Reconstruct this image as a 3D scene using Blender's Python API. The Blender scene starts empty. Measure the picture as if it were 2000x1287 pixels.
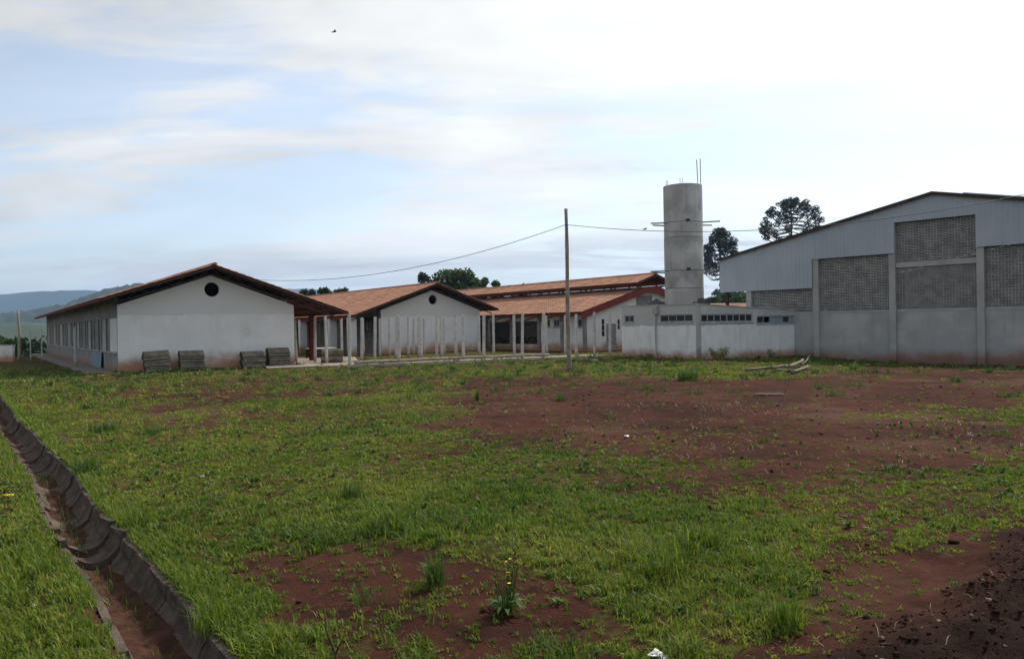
import bpy, bmesh, math, random
import numpy as np
from mathutils import Vector, Matrix

R = math.radians
rnd = random.Random(7)
rng = np.random.default_rng(11)
S = bpy.context.scene
COL = S.collection

# ------------------------------------------------------------------ camera
FPX, EYE, ROLL, PITCH = 1500.0, 1.7, R(-1.0), -math.atan(6.5 / 1500.0)
cam = bpy.data.cameras.new('camera')
cam.sensor_width = 36.0
cam.lens = FPX / 2000.0 * 36.0
cam.clip_start, cam.clip_end = 0.05, 12000.0
cam_o = bpy.data.objects.new('camera', cam)
COL.objects.link(cam_o)
cam_o.matrix_world = (Matrix.Translation((0, 0, EYE)) @ Matrix.Rotation(math.pi / 2 + PITCH, 4, 'X')
                      @ Matrix.Rotation(ROLL, 4, 'Z'))
S.camera = cam_o

# ------------------------------------------------------------------ light
SUN_EL, SUN_AZ = R(42), R(38)          # azimuth clockwise from +Y (the way the camera looks)
sun_dir = Vector((math.sin(SUN_AZ) * math.cos(SUN_EL), math.cos(SUN_AZ) * math.cos(SUN_EL), math.sin(SUN_EL)))
sl = bpy.data.lights.new('sun', 'SUN')
sl.energy, sl.angle, sl.color = 2.4, R(4.0), (1.0, 0.93, 0.82)
sun_o = bpy.data.objects.new('sun', sl)
COL.objects.link(sun_o)
sun_o.rotation_euler = sun_dir.to_track_quat('Z', 'Y').to_euler()

SKY_STRENGTH = 0.09
world = bpy.data.worlds.new('World')
S.world = world
world.use_nodes = True


def build_world():
    nt = world.node_tree
    nt.nodes.clear()
    N, L = nt.nodes.new, nt.links.new
    out, bg = N('ShaderNodeOutputWorld'), N('ShaderNodeBackground')
    bg.inputs['Strength'].default_value = SKY_STRENGTH
    sky = N('ShaderNodeTexSky')
    sky.sky_type = 'NISHITA'
    sky.sun_disc = False
    sky.sun_elevation = SUN_EL
    sky.sun_rotation = SUN_AZ
    sky.air_density, sky.dust_density, sky.ozone_density = 1.0, 0.8, 1.0
    tc = N('ShaderNodeTexCoord')
    sep = N('ShaderNodeSeparateXYZ')
    L(tc.outputs['Generated'], sep.inputs[0])

    def m(op, a, b=None, clamp=False):
        n = N('ShaderNodeMath')
        n.operation = op
        n.use_clamp = clamp
        for i, v in enumerate((a, b)):
            if v is None:
                continue
            if isinstance(v, (int, float)):
                n.inputs[i].default_value = v
            else:
                L(v, n.inputs[i])
        return n.outputs[0]
    zz = m('ADD', m('MAXIMUM', sep.outputs['Z'], 0.0), 0.16)
    px, py = m('DIVIDE', sep.outputs['X'], zz), m('DIVIDE', sep.outputs['Y'], zz)
    comb = N('ShaderNodeCombineXYZ')
    L(px, comb.inputs[0]); L(py, comb.inputs[1])
    mp = N('ShaderNodeMapping')
    mp.inputs['Rotation'].default_value = (0, 0, R(-28))
    mp.inputs['Scale'].default_value = (0.42, 1.0, 1)
    mp.inputs['Location'].default_value = (1.3, 4.1, 0)
    L(comb.outputs[0], mp.inputs[0])

    def noise(scale, detail, rough, dist, src):
        n = N('ShaderNodeTexNoise')
        n.inputs['Scale'].default_value = scale
        n.inputs['Detail'].default_value = detail
        n.inputs['Roughness'].default_value = rough
        n.inputs['Distortion'].default_value = dist
        L(src, n.inputs['Vector'])
        return n.outputs['Fac']

    def ramp(src, p0, p1):
        n = N('ShaderNodeMapRange')
        n.interpolation_type = 'SMOOTHSTEP'
        n.inputs['From Min'].default_value = p0
        n.inputs['From Max'].default_value = p1
        L(src, n.inputs['Value'])
        return n.outputs[0]
    big = noise(0.62, 6, 0.58, 1.0, mp.outputs[0])
    fine = noise(2.9, 9, 0.66, 1.4, mp.outputs[0])
    cov = m('ADD', m('MULTIPLY', big, 0.60), m('MULTIPLY', fine, 0.40))
    fac = ramp(cov, 0.44, 0.56)
    # thin veil everywhere, thicker where the noise says so
    fac = m('ADD', m('MULTIPLY', fac, 0.56), 0.43, True)
    # cloud brightness: sunlight scattered forward, so brighter towards the sun
    dot = N('ShaderNodeVectorMath')
    dot.operation = 'DOT_PRODUCT'
    L(tc.outputs['Generated'], dot.inputs[0])
    dot.inputs[1].default_value = sun_dir
    fwd = m('POWER', m('MAXIMUM', m('ADD', m('MULTIPLY', dot.outputs['Value'], 0.5), 0.5), 0.0), 3.0)
    shade = noise(1.1, 6, 0.58, 0.7, mp.outputs[0])
    lum = m('MULTIPLY', m('ADD', m('MULTIPLY', fwd, CLOUD_FWD), CLOUD_BASE), m('ADD', m('MULTIPLY', shade, 1.45), 0.275))
    cc = N('ShaderNodeCombineXYZ')
    L(lum, cc.inputs[0]); L(lum, cc.inputs[1]); L(m('MULTIPLY', lum, 0.975), cc.inputs[2])
    mix = N('ShaderNodeMix')
    mix.data_type = 'RGBA'
    L(fac, mix.inputs['Factor'])
    L(sky.outputs[0], mix.inputs['A'])
    L(cc.outputs[0], mix.inputs['B'])
    L(mix.outputs['Result'], bg.inputs['Color'])
    L(bg.outputs[0], out.inputs['Surface'])


CLOUD_BASE, CLOUD_FWD = 3.5, 2.9
build_world()

S.view_settings.view_transform = 'Standard'
S.view_settings.look = 'None'
S.view_settings.exposure = 1.03
S.view_settings.gamma = 1.0
S.render.engine = 'CYCLES'
S.cycles.use_denoising = True
S.cycles.max_bounces = 6
S.cycles.volume_bounces = 0
S.cycles.transparent_max_bounces = 8


# ------------------------------------------------------------------ helpers
def site(px, py, z=0.0):
    """survey helper: the point at height z seen at photograph position px, py"""
    x, y = (px - 1000) / FPX, (643.5 - py) / FPX
    X, U = x * math.cos(ROLL) - y * math.sin(ROLL), x * math.sin(ROLL) + y * math.cos(ROLL)
    Y, Z = math.cos(PITCH) - U * math.sin(PITCH), math.sin(PITCH) + U * math.cos(PITCH)
    t = (z - EYE) / Z
    return Vector((X * t, Y * t, z))


def far(px, py, D):
    x, y = (px - 1000) / FPX, (643.5 - py) / FPX
    X, U = x * math.cos(ROLL) - y * math.sin(ROLL), x * math.sin(ROLL) + y * math.cos(ROLL)
    Y, Z = math.cos(PITCH) - U * math.sin(PITCH), math.sin(PITCH) + U * math.cos(PITCH)
    return Vector((X * D / Y, D, EYE + Z * D / Y))


class MB:
    def __init__(self):
        self.v, self.f = [], []

    def add(self, vs, fs):
        o = len(self.v)
        self.v += [tuple(p) for p in vs]
        self.f += [tuple(i + o for i in f) for f in fs]
        return self

    def box(self, x0, x1, y0, y1, z0, z1):
        return self.add([(x0, y0, z0), (x1, y0, z0), (x1, y1, z0), (x0, y1, z0), (x0, y0, z1), (x1, y0, z1), (x1, y1, z1), (x0, y1, z1)],
                        [(0, 3, 2, 1), (4, 5, 6, 7), (0, 1, 5, 4), (1, 2, 6, 5), (2, 3, 7, 6), (3, 0, 4, 7)])

    def beam(self, p, q, w, h, up=(0, 0, 1)):
        p, q = Vector(p), Vector(q)
        d = (q - p).normalized()
        s = d.cross(Vector(up))
        if s.length < 1e-4:
            s = Vector((1, 0, 0))
        s.normalize()
        t = s.cross(d)
        vs = []
        for c in (p, q):
            for a, b in ((-1, -1), (1, -1), (1, 1), (-1, 1)):
                vs.append(c + s * (a * w / 2) + t * (b * h / 2))
        return self.add(vs, [(0, 1, 2, 3), (7, 6, 5, 4), (0, 4, 5, 1), (1, 5, 6, 2), (2, 6, 7, 3), (3, 7, 4, 0)])

    def tube(self, pts, rad, n=8, cap=True):
        pts = [Vector(p) for p in pts]
        if not isinstance(rad, (list, tuple)):
            rad = [rad] * len(pts)
        vs, fs = [], []
        ref = None
        for i, p in enumerate(pts):
            d = (pts[min(i + 1, len(pts) - 1)] - pts[max(i - 1, 0)]).normalized()
            if ref is None:
                ref = Vector((1, 0, 0)) if abs(d.x) < 0.9 else Vector((0, 1, 0))
            s = (ref - d * ref.dot(d)).normalized()
            ref = s
            t = d.cross(s)
            for k in range(n):
                a = 2 * math.pi * k / n
                vs.append(p + (s * math.cos(a) + t * math.sin(a)) * rad[i])
        for i in range(len(pts) - 1):
            for k in range(n):
                fs.append((i * n + k, i * n + (k + 1) % n, (i + 1) * n + (k + 1) % n, (i + 1) * n + k))
        if cap:
            fs.append(tuple(range(n))[::-1])
            fs.append(tuple(range((len(pts) - 1) * n, len(pts) * n)))
        return self.add(vs, fs)

    def plate(self, outer, holes, thick, fn):
        """flat plate with holes; fn(a, b, depth) gives the point"""
        bm = bmesh.new()
        edges = []
        for loop in [outer] + list(holes):
            vs = [bm.verts.new((a, b, 0)) for a, b in loop]
            for i in range(len(vs)):
                edges.append(bm.edges.new((vs[i], vs[(i + 1) % len(vs)])))
        bmesh.ops.triangle_fill(bm, use_beauty=True, use_dissolve=False, edges=edges, normal=(0, 0, 1))
        bm.verts.index_update()
        pts = [(v.co.x, v.co.y) for v in bm.verts]
        tris = [[v.index for v in f.verts] for f in bm.faces]
        bnd = [[v.index for v in e.verts] for e in bm.edges if len(e.link_faces) == 1]
        bm.free()
        n = len(pts)
        vs = [fn(a, b, 0) for a, b in pts] + [fn(a, b, thick) for a, b in pts]
        fs = [tuple(t) for t in tris] + [tuple(i + n for i in reversed(t)) for t in tris] + [(i, j, j + n, i + n) for i, j in bnd]
        return self.add(vs, fs)

    def build(self, name, mat, parent=None, smooth=False, fix=False):
        me = bpy.data.meshes.new(name)
        me.from_pydata(self.v, [], self.f)
        if fix:
            bm = bmesh.new()
            bm.from_mesh(me)
            bmesh.ops.recalc_face_normals(bm, faces=bm.faces)
            bm.to_mesh(me)
            bm.free()
        me.materials.append(mat)
        if smooth:
            me.polygons.foreach_set('use_smooth', [True] * len(me.polygons))
        me.update()
        o = bpy.data.objects.new(name, me)
        COL.objects.link(o)
        if parent is not None:
            o.parent = parent
        return o


def np_mesh(name, verts, faces, mat, parent=None, smooth=False, attrs=None):
    """verts (n,3), faces (m,3|4) arrays, attrs {name: (n,) floats}"""
    me = bpy.data.meshes.new(name)
    me.vertices.add(len(verts))
    me.vertices.foreach_set('co', np.ascontiguousarray(verts, dtype=np.float32).ravel())
    k = faces.shape[1]
    me.loops.add(faces.size)
    me.loops.foreach_set('vertex_index', np.ascontiguousarray(faces, dtype=np.int32).ravel())
    me.polygons.add(len(faces))
    me.polygons.foreach_set('loop_start', np.arange(0, faces.size, k, dtype=np.int32))
    try:
        me.polygons.foreach_set('loop_total', np.full(len(faces), k, dtype=np.int32))
    except Exception:
        pass
    if smooth:
        me.polygons.foreach_set('use_smooth', np.ones(len(faces), dtype=bool))
    for an, av in (attrs or {}).items():
        at = me.attributes.new(an, 'FLOAT', 'POINT')
        at.data.foreach_set('value', np.ascontiguousarray(av, dtype=np.float32))
    me.materials.append(mat)
    me.update(calc_edges=True)
    o = bpy.data.objects.new(name, me)
    COL.objects.link(o)
    if parent is not None:
        o.parent = parent
    return o


def tag(o, label=None, cat=None, group=None, kind=None):
    for k, v in (('label', label), ('category', cat), ('group', group), ('kind', kind)):
        if v:
            o[k] = v
    return o


def thing(name, label, cat, loc=(0, 0, 0), rz=0.0, group=None):
    o = bpy.data.objects.new(name, None)
    COL.objects.link(o)
    o.location = loc
    o.rotation_euler = (0, 0, rz)
    o.empty_display_size = 0.3
    return tag(o, label, cat, group)


ORD = ['', 'first', 'second', 'third', 'fourth', 'fifth', 'sixth', 'seventh', 'eighth', 'ninth', 'tenth', 'eleventh', 'twelfth',
       'thirteenth', 'fourteenth', 'fifteenth', 'sixteenth', 'seventeenth', 'eighteenth', 'nineteenth', 'twentieth']
ORD += ['twenty-' + w for w in ORD[1:10]] + ['thirtieth'] + ['thirty-' + w for w in ORD[1:10]]


# ------------------------------------------------------------------ numpy noise
def vnoise(x, y, seed=0):
    xi, yi = np.floor(x).astype(np.int64), np.floor(y).astype(np.int64)
    xf, yf = x - xi, y - yi
    xf, yf = xf * xf * (3 - 2 * xf), yf * yf * (3 - 2 * yf)

    def h(a, b):
        n = (a * 374761393 + b * 668265263 + seed * 974634777) & 0xFFFFFFFF
        n = ((n ^ (n >> 13)) * 1274126177) & 0xFFFFFFFF
        return ((n ^ (n >> 16)) & 0xFFFF) / 65535.0
    return (h(xi, yi) * (1 - xf) + h(xi + 1, yi) * xf) * (1 - yf) + (h(xi, yi + 1) * (1 - xf) + h(xi + 1, yi + 1) * xf) * yf


def fbm(x, y, s, oct=4, seed=0):
    v, a, t = 0.0, 0.5, 0.0
    for i in range(oct):
        v = v + a * vnoise(x * s + 13.7 * i, y * s - 7.3 * i, seed + i)
        t += a
        a *= 0.55
        s *= 2.1
    return v / t


def sstep(a, b, x):
    t = np.clip((x - a) / (b - a), 0, 1)
    return t * t * (3 - 2 * t)


# ------------------------------------------------------------------ materials
def surf(name, c1, c2, scale=3.0, rough=0.9, bump=0.25, bscale=40.0, c3=None, stain=None, upper=None, metal=0.0, streak=None,
         spec=0.3, attr=None, contrast=(0.35, 0.65)):
    """plaster / concrete / wood style: two noise-mixed tones, optional dark blotches (c3), soil splash near the foot
    (stain = (height, colour)), bare upper band (upper = (z, colour)), run-down streaks"""
    m = bpy.data.materials.new(name)
    m.use_nodes = True
    nt = m.node_tree
    N, L = nt.nodes.new, nt.links.new
    b = nt.nodes['Principled BSDF']
    b.inputs['Roughness'].default_value = rough
    b.inputs['Metallic'].default_value = metal
    b.inputs['Specular IOR Level'].default_value = spec
    tc = N('ShaderNodeTexCoord')
    oi = N('ShaderNodeObjectInfo')
    add = N('ShaderNodeVectorMath')
    add.operation = 'MULTIPLY_ADD'
    L(oi.outputs['Random'], add.inputs[0])
    add.inputs[1].default_value = (37, 19, 0)
    L(tc.outputs['Object'], add.inputs[2])
    vec = add.outputs[0]

    def noise(sc, det=4, ro=0.6, v=vec):
        n = N('ShaderNodeTexNoise')
        n.inputs['Scale'].default_value = sc
        n.inputs['Detail'].default_value = det
        n.inputs['Roughness'].default_value = ro
        L(v, n.inputs['Vector'])
        return n.outputs['Fac']

    def rng_(src, a, bb):
        n = N('ShaderNodeMapRange')
        n.interpolation_type = 'SMOOTHSTEP'
        n.inputs['From Min'].default_value = a
        n.inputs['From Max'].default_value = bb
        L(src, n.inputs['Value'])
        return n.outputs[0]

    def mixc(f, a, bb):
        n = N('ShaderNodeMix')
        n.data_type = 'RGBA'
        for s, v in (('Factor', f), ('A', a), ('B', bb)):
            if isinstance(v, tuple):
                n.inputs[s].default_value = (*v, 1)
            elif isinstance(v, float):
                n.inputs[s].default_value = v
            else:
                L(v, n.inputs[s])
        return n.outputs['Result']

    def mt(op, a, bb):
        n = N('ShaderNodeMath')
        n.operation = op
        n.use_clamp = True
        for i, v in enumerate((a, bb)):
            if isinstance(v, (int, float)):
                n.inputs[i].default_value = v
            else:
                L(v, n.inputs[i])
        return n.outputs[0]
    col = mixc(rng_(noise(scale, 6), *contrast), c1, c2)
    sep = N('ShaderNodeSeparateXYZ')
    L(tc.outputs['Object'], sep.inputs[0])
    if upper:
        z, cu = upper
        n = N('ShaderNodeMath'); n.operation = 'MULTIPLY_ADD'
        L(noise(1.6, 6, 0.65), n.inputs[0]); n.inputs[1].default_value = 0.34
        n2 = N('ShaderNodeMath'); n2.operation = 'ADD'
        L(sep.outputs['Z'], n.inputs[2])
        col = mixc(rng_(n.outputs[0], z + 0.15, z + 0.19), col, cu)
    if c3:
        col = mixc(mt('MULTIPLY', rng_(noise(scale * 0.45, 7, 0.7), 0.52, 0.72), 0.8), col, c3)
    if streak:
        mp = N('ShaderNodeMapping')
        mp.inputs['Scale'].default_value = (4.5, 4.5, 0.35)
        L(vec, mp.inputs[0])
        col = mixc(mt('MULTIPLY', rng_(noise(1.0, 5, 0.6, mp.outputs[0]), 0.5, 0.75), 0.55), col, streak)
    if stain:
        h, cs = stain
        nn = N('ShaderNodeMath'); nn.operation = 'MULTIPLY_ADD'
        L(noise(0.9, 5, 0.65), nn.inputs[0]); nn.inputs[1].default_value = -2.0 * h
        L(sep.outputs['Z'], nn.inputs[2])
        n3 = N('ShaderNodeMapRange')
        n3.interpolation_type = 'SMOOTHSTEP'
        n3.inputs['From Min'].default_value = -h * 0.9
        n3.inputs['From Max'].default_value = h * 0.28
        n3.inputs['To Min'].default_value = 1.0
        n3.inputs['To Max'].default_value = 0.0
        L(nn.outputs[0], n3.inputs['Value'])
        col = mixc(mt('MULTIPLY', n3.outputs[0], 0.95), col, cs)
    if attr:
        an, ca = attr
        at = N('ShaderNodeAttribute')
        at.attribute_name = an
        col = mixc(at.outputs['Fac'], col, ca)
    L(col, b.inputs['Base Color'])
    if bump:
        bp = N('ShaderNodeBump')
        bp.inputs['Strength'].default_value = bump
        bp.inputs['Distance'].default_value = 0.02
        L(noise(bscale, 5, 0.7), bp.inputs['Height'])
        L(bp.outputs[0], b.inputs['Normal'])
    return m


SOIL = (0.115, 0.048, 0.034)
RED_EARTH = (0.40, 0.19, 0.085)
M = {}
M['plaster'] = surf('painted plaster', (0.72, 0.70, 0.67), (0.79, 0.77, 0.74), 1.2, 0.9, 0.3, 60, c3=(0.60, 0.57, 0.52), upper=(2.46, (0.65, 0.625, 0.585)), stain=(0.72, RED_EARTH), streak=(0.66, 0.64, 0.60))
M['plaster2'] = surf('painted plaster plain', (0.69, 0.67, 0.64), (0.77, 0.75, 0.72), 1.0, 0.9, 0.25, 60, c3=(0.62, 0.595, 0.56), stain=(0.60, RED_EARTH), streak=(0.62, 0.60, 0.57))
M['plaster_util'] = surf('patched plaster', (0.72, 0.70, 0.67), (0.79, 0.775, 0.75), 1.4, 0.9, 0.3, 50, c3=(0.60, 0.58, 0.55), upper=(1.58, (0.46, 0.445, 0.415)), stain=(0.42, (0.34, 0.17, 0.10)), streak=(0.56, 0.53, 0.49))
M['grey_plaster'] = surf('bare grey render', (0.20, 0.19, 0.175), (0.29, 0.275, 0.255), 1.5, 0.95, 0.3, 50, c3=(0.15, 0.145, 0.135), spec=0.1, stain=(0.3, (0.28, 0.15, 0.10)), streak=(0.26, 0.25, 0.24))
M['grey_dark'] = surf('dark board', (0.09, 0.088, 0.084), (0.14, 0.135, 0.13), 2.0, 0.9, 0.2, 30, spec=0.1)
M['gym_wall'] = surf('gym rendered wall', (0.33, 0.325, 0.31), (0.42, 0.41, 0.39), 0.9, 0.95, 0.3, 40, c3=(0.24, 0.235, 0.225), stain=(0.70, (0.20, 0.10, 0.07)), streak=(0.26, 0.255, 0.24))
M['gym_conc'] = surf('gym concrete frame', (0.33, 0.32, 0.30), (0.41, 0.395, 0.37), 1.0, 0.95, 0.3, 40, c3=(0.27, 0.26, 0.24), stain=(0.55, (0.22, 0.12, 0.085)))
M['breeze'] = surf('breeze block', (0.28, 0.27, 0.25), (0.42, 0.40, 0.37), 3.0, 0.95, 0.3, 30)
M['concrete'] = surf('weathered concrete', (0.33, 0.32, 0.30), (0.46, 0.45, 0.42), 1.4, 0.95, 0.35, 45, c3=(0.24, 0.23, 0.22), streak=(0.27, 0.26, 0.24))
M['post'] = surf('concrete post', (0.44, 0.42, 0.39), (0.58, 0.56, 0.52), 5.0, 0.95, 0.4, 60, c3=(0.26, 0.245, 0.225), stain=(0.35, (0.30, 0.17, 0.11)))
M['slab'] = surf('concrete slab', (0.21, 0.175, 0.145), (0.31, 0.265, 0.225), 0.8, 0.95, 0.3, 40, c3=(0.22, 0.14, 0.10), spec=0.1)
M['floor'] = surf('dusty floor slab', (0.17, 0.15, 0.13), (0.24, 0.205, 0.175), 0.8, 0.95, 0.3, 40, c3=(0.20, 0.13, 0.095), spec=0.1)
M['pipe'] = surf('mossy concrete channel', (0.135, 0.115, 0.085), (0.215, 0.185, 0.135), 3.0, 0.95, 0.5, 60, c3=(0.085, 0.08, 0.055), spec=0.08)
M['channel'] = surf('soil stained channel', (0.078, 0.060, 0.049), (0.135, 0.108, 0.088), 6.0, 0.95, 1.0, 30, c3=(0.050, 0.033, 0.025), streak=(0.062, 0.043, 0.034), spec=0.05)
M['silt'] = surf('red silt', (0.050, 0.026, 0.018), (0.085, 0.043, 0.030), 8.0, 1.0, 0.8, 50, c3=(0.035, 0.020, 0.015), spec=0.03)
M['rusty'] = surf('red primer steel', (0.085, 0.022, 0.015), (0.125, 0.034, 0.022), 3.0, 0.7, 0.1, 40, spec=0.04)
M['red_fascia'] = surf('red painted fascia', (0.17, 0.022, 0.016), (0.21, 0.030, 0.022), 2.0, 0.6, 0.05, 40)
M['dark_steel'] = surf('dark steel', (0.05, 0.035, 0.03), (0.075, 0.05, 0.042), 3.0, 0.7, 0.1, 40, spec=0.04)
M['truss'] = surf('grey primed truss', (0.10, 0.07, 0.06), (0.15, 0.10, 0.085), 3.0, 0.8, 0.0, spec=0.05)
M['rebar'] = surf('rebar steel', (0.10, 0.07, 0.055), (0.14, 0.09, 0.07), 8.0, 0.7, 0.1, 80)
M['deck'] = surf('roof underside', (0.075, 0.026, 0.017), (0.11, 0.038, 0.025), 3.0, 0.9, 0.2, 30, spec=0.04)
M['wood_pole'] = surf('weathered pole', (0.24, 0.195, 0.15), (0.34, 0.285, 0.225), 6.0, 0.9, 0.5, 50, c3=(0.11, 0.085, 0.065), streak=(0.14, 0.11, 0.085))
M['log'] = surf('peeled log', (0.13, 0.10, 0.075), (0.22, 0.18, 0.135), 5.0, 0.9, 0.5, 40, c3=(0.2, 0.15, 0.1))
M['plank'] = surf('orange plank', (0.32, 0.17, 0.085), (0.42, 0.24, 0.13), 5.0, 0.9, 0.3, 40)
M['bark'] = surf('bark', (0.07, 0.055, 0.045), (0.12, 0.095, 0.075), 2.0, 0.95, 0.5, 20)
M['cable'] = surf('black cable', (0.05, 0.045, 0.045), (0.07, 0.065, 0.06), 5, 0.6, 0)
M['bird'] = surf('dark feathers', (0.05, 0.045, 0.04), (0.08, 0.07, 0.06), 20, 0.8, 0)
M['tarp'] = surf('black plastic sheet', (0.03, 0.028, 0.028), (0.06, 0.055, 0.05), 3, 0.5, 0.5, 8)
M['sheet_blue'] = surf('blue grey sheet', (0.14, 0.20, 0.25), (0.17, 0.23, 0.28), 2, 0.6, 0.1, 10)
M['frame'] = surf('grey metal frame', (0.34, 0.35, 0.36), (0.40, 0.41, 0.42), 3, 0.6, 0.05)
M['frame_blue'] = surf('blue grey frame', (0.22, 0.26, 0.29), (0.27, 0.31, 0.34), 3, 0.6, 0.05)
M['fixed_sheet'] = surf('blue grey panel', (0.24, 0.28, 0.31), (0.29, 0.33, 0.36), 3, 0.5, 0.05)
M['board'] = surf('pale board', (0.62, 0.61, 0.58), (0.70, 0.69, 0.66), 2, 0.9, 0.1, 30, c3=(0.45, 0.43, 0.40))
M['dark_wood'] = surf('dark furniture', (0.035, 0.028, 0.025), (0.055, 0.042, 0.036), 3, 0.7, 0.1)
M['clod'] = surf('soil clods', (0.028, 0.016, 0.0125), (0.060, 0.032, 0.023), 12.0, 1.0, 0.8, 60, c3=(0.12, 0.056, 0.033), spec=0.03)
M['stone'] = surf('pale stones', (0.10, 0.06, 0.042), (0.24, 0.17, 0.125), 30.0, 0.95, 0.3, 60)
M['dry_stem'] = surf('dry stems', (0.14, 0.09, 0.06), (0.20, 0.14, 0.09), 8, 0.9, 0)
M['twig'] = surf('dark twig', (0.06, 0.04, 0.03), (0.10, 0.065, 0.045), 12, 0.9, 0.3, 80)
M['flower'] = surf('yellow petals', (0.75, 0.50, 0.03), (0.80, 0.58, 0.05), 30, 0.7, 0)
M['trash'] = surf('white plastic scrap', (0.70, 0.70, 0.68), (0.78, 0.78, 0.76), 8, 0.6, 0)


def glass_mat():
    m = bpy.data.materials.new('dark window glass')
    m.use_nodes = True
    b = m.node_tree.nodes['Principled BSDF']
    b.inputs['Base Color'].default_value = (0.018, 0.021, 0.024, 1)
    b.inputs['Roughness'].default_value = 0.12
    b.inputs['Specular IOR Level'].default_value = 0.5
    return m


M['glass'] = glass_mat()


def tile_mat():
    m = bpy.data.materials.new('terracotta tiles')
    m.use_nodes = True
    nt = m.node_tree
    N, L = nt.nodes.new, nt.links.new
    b = nt.nodes['Principled BSDF']
    b.inputs['Roughness'].default_value = 0.85
    b.inputs['Specular IOR Level'].default_value = 0.25
    tc = N('ShaderNodeTexCoord')
    mul = N('ShaderNodeVectorMath'); mul.operation = 'MULTIPLY'
    mul.inputs[1].default_value = (1 / 0.34, 1 / 0.21, 0)
    L(tc.outputs['Object'], mul.inputs[0])
    fl = N('ShaderNodeVectorMath'); fl.operation = 'FLOOR'
    L(mul.outputs[0], fl.inputs[0])
    wn = N('ShaderNodeTexWhiteNoise'); wn.noise_dimensions = '2D'
    L(fl.outputs[0], wn.inputs['Vector'])
    cr = N('ShaderNodeValToRGB')
    el = cr.color_ramp.elements
    el[0].color = (0.30, 0.132, 0.072, 1)
    el[1].color = (0.48, 0.245, 0.15, 1)
    e = el.new(0.5); e.color = (0.395, 0.185, 0.105, 1)
    L(wn.outputs['Value'], cr.inputs[0])
    no = N('ShaderNodeTexNoise')
    no.inputs['Scale'].default_value = 0.9
    no.inputs['Detail'].default_value = 6
    no.inputs['Roughness'].default_value = 0.65
    L(tc.outputs['Object'], no.inputs['Vector'])
    mr = N('ShaderNodeMapRange')
    mr.inputs['From Min'].default_value = 0.45
    mr.inputs['From Max'].default_value = 0.75
    L(no.outputs['Fac'], mr.inputs['Value'])
    mx = N('ShaderNodeMix'); mx.data_type = 'RGBA'
    L(mr.outputs[0], mx.inputs['Factor'])
    L(cr.outputs[0], mx.inputs['A'])
    mx.inputs['B'].default_value = (0.20, 0.11, 0.075, 1)
    L(mx.outputs['Result'], b.inputs['Base Color'])
    return m


M['tile'] = tile_mat()


def sheet_mat():
    m = surf('galvanised cladding', (0.36, 0.39, 0.42), (0.41, 0.44, 0.47), 0.6, 0.6, 0.0, spec=0.2, streak=(0.32, 0.35, 0.38))
    return m


M['sheet'] = sheet_mat()
M['sheet_roof'] = surf('galvanised roof sheet', (0.42, 0.46, 0.50), (0.50, 0.53, 0.56), 0.6, 0.45, 0.0, metal=0.3, spec=0.5)


def leaf_mat(name, dark, mid, light, attr='tint', transl=0.35):
    m = bpy.data.materials.new(name)
    m.use_nodes = True
    nt = m.node_tree
    N, L = nt.nodes.new, nt.links.new
    b = nt.nodes['Principled BSDF']
    out = nt.nodes['Material Output']
    b.inputs['Roughness'].default_value = 0.6
    b.inputs['Specular IOR Level'].default_value = 0.25
    at = N('ShaderNodeAttribute'); at.attribute_name = attr
    cr = N('ShaderNodeValToRGB')
    el = cr.color_ramp.elements
    el[0].color = (*dark, 1)
    el[1].color = (*light, 1)
    e = el.new(0.55); e.color = (*mid, 1)
    L(at.outputs['Fac'], cr.inputs[0])
    L(cr.outputs[0], b.inputs['Base Color'])
    tr = N('ShaderNodeBsdfTranslucent')
    L(cr.outputs[0], tr.inputs['Color'])
    mx = N('ShaderNodeMixShader')
    mx.inputs[0].default_value = transl
    L(b.outputs[0], mx.inputs[1]); L(tr.outputs[0], mx.inputs[2])
    L(mx.outputs[0], out.inputs['Surface'])
    return m


M['grass'] = leaf_mat('grass blades', (0.038, 0.084, 0.007), (0.140, 0.210, 0.018), (0.28, 0.27, 0.045), transl=0.42)
M['weed'] = leaf_mat('weed leaves', (0.030, 0.066, 0.012), (0.085, 0.150, 0.026), (0.18, 0.23, 0.05))
M['leaf'] = leaf_mat('broad leaves', (0.026, 0.052, 0.014), (0.065, 0.108, 0.028), (0.12, 0.16, 0.042), transl=0.3)
M['needle'] = leaf_mat('araucaria needles', (0.012, 0.026, 0.014), (0.026, 0.046, 0.024), (0.05, 0.075, 0.035), transl=0.12)
M['dark_leaf'] = leaf_mat('dark leaves', (0.013, 0.028, 0.013), (0.026, 0.048, 0.02), (0.05, 0.08, 0.03), transl=0.2)


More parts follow.
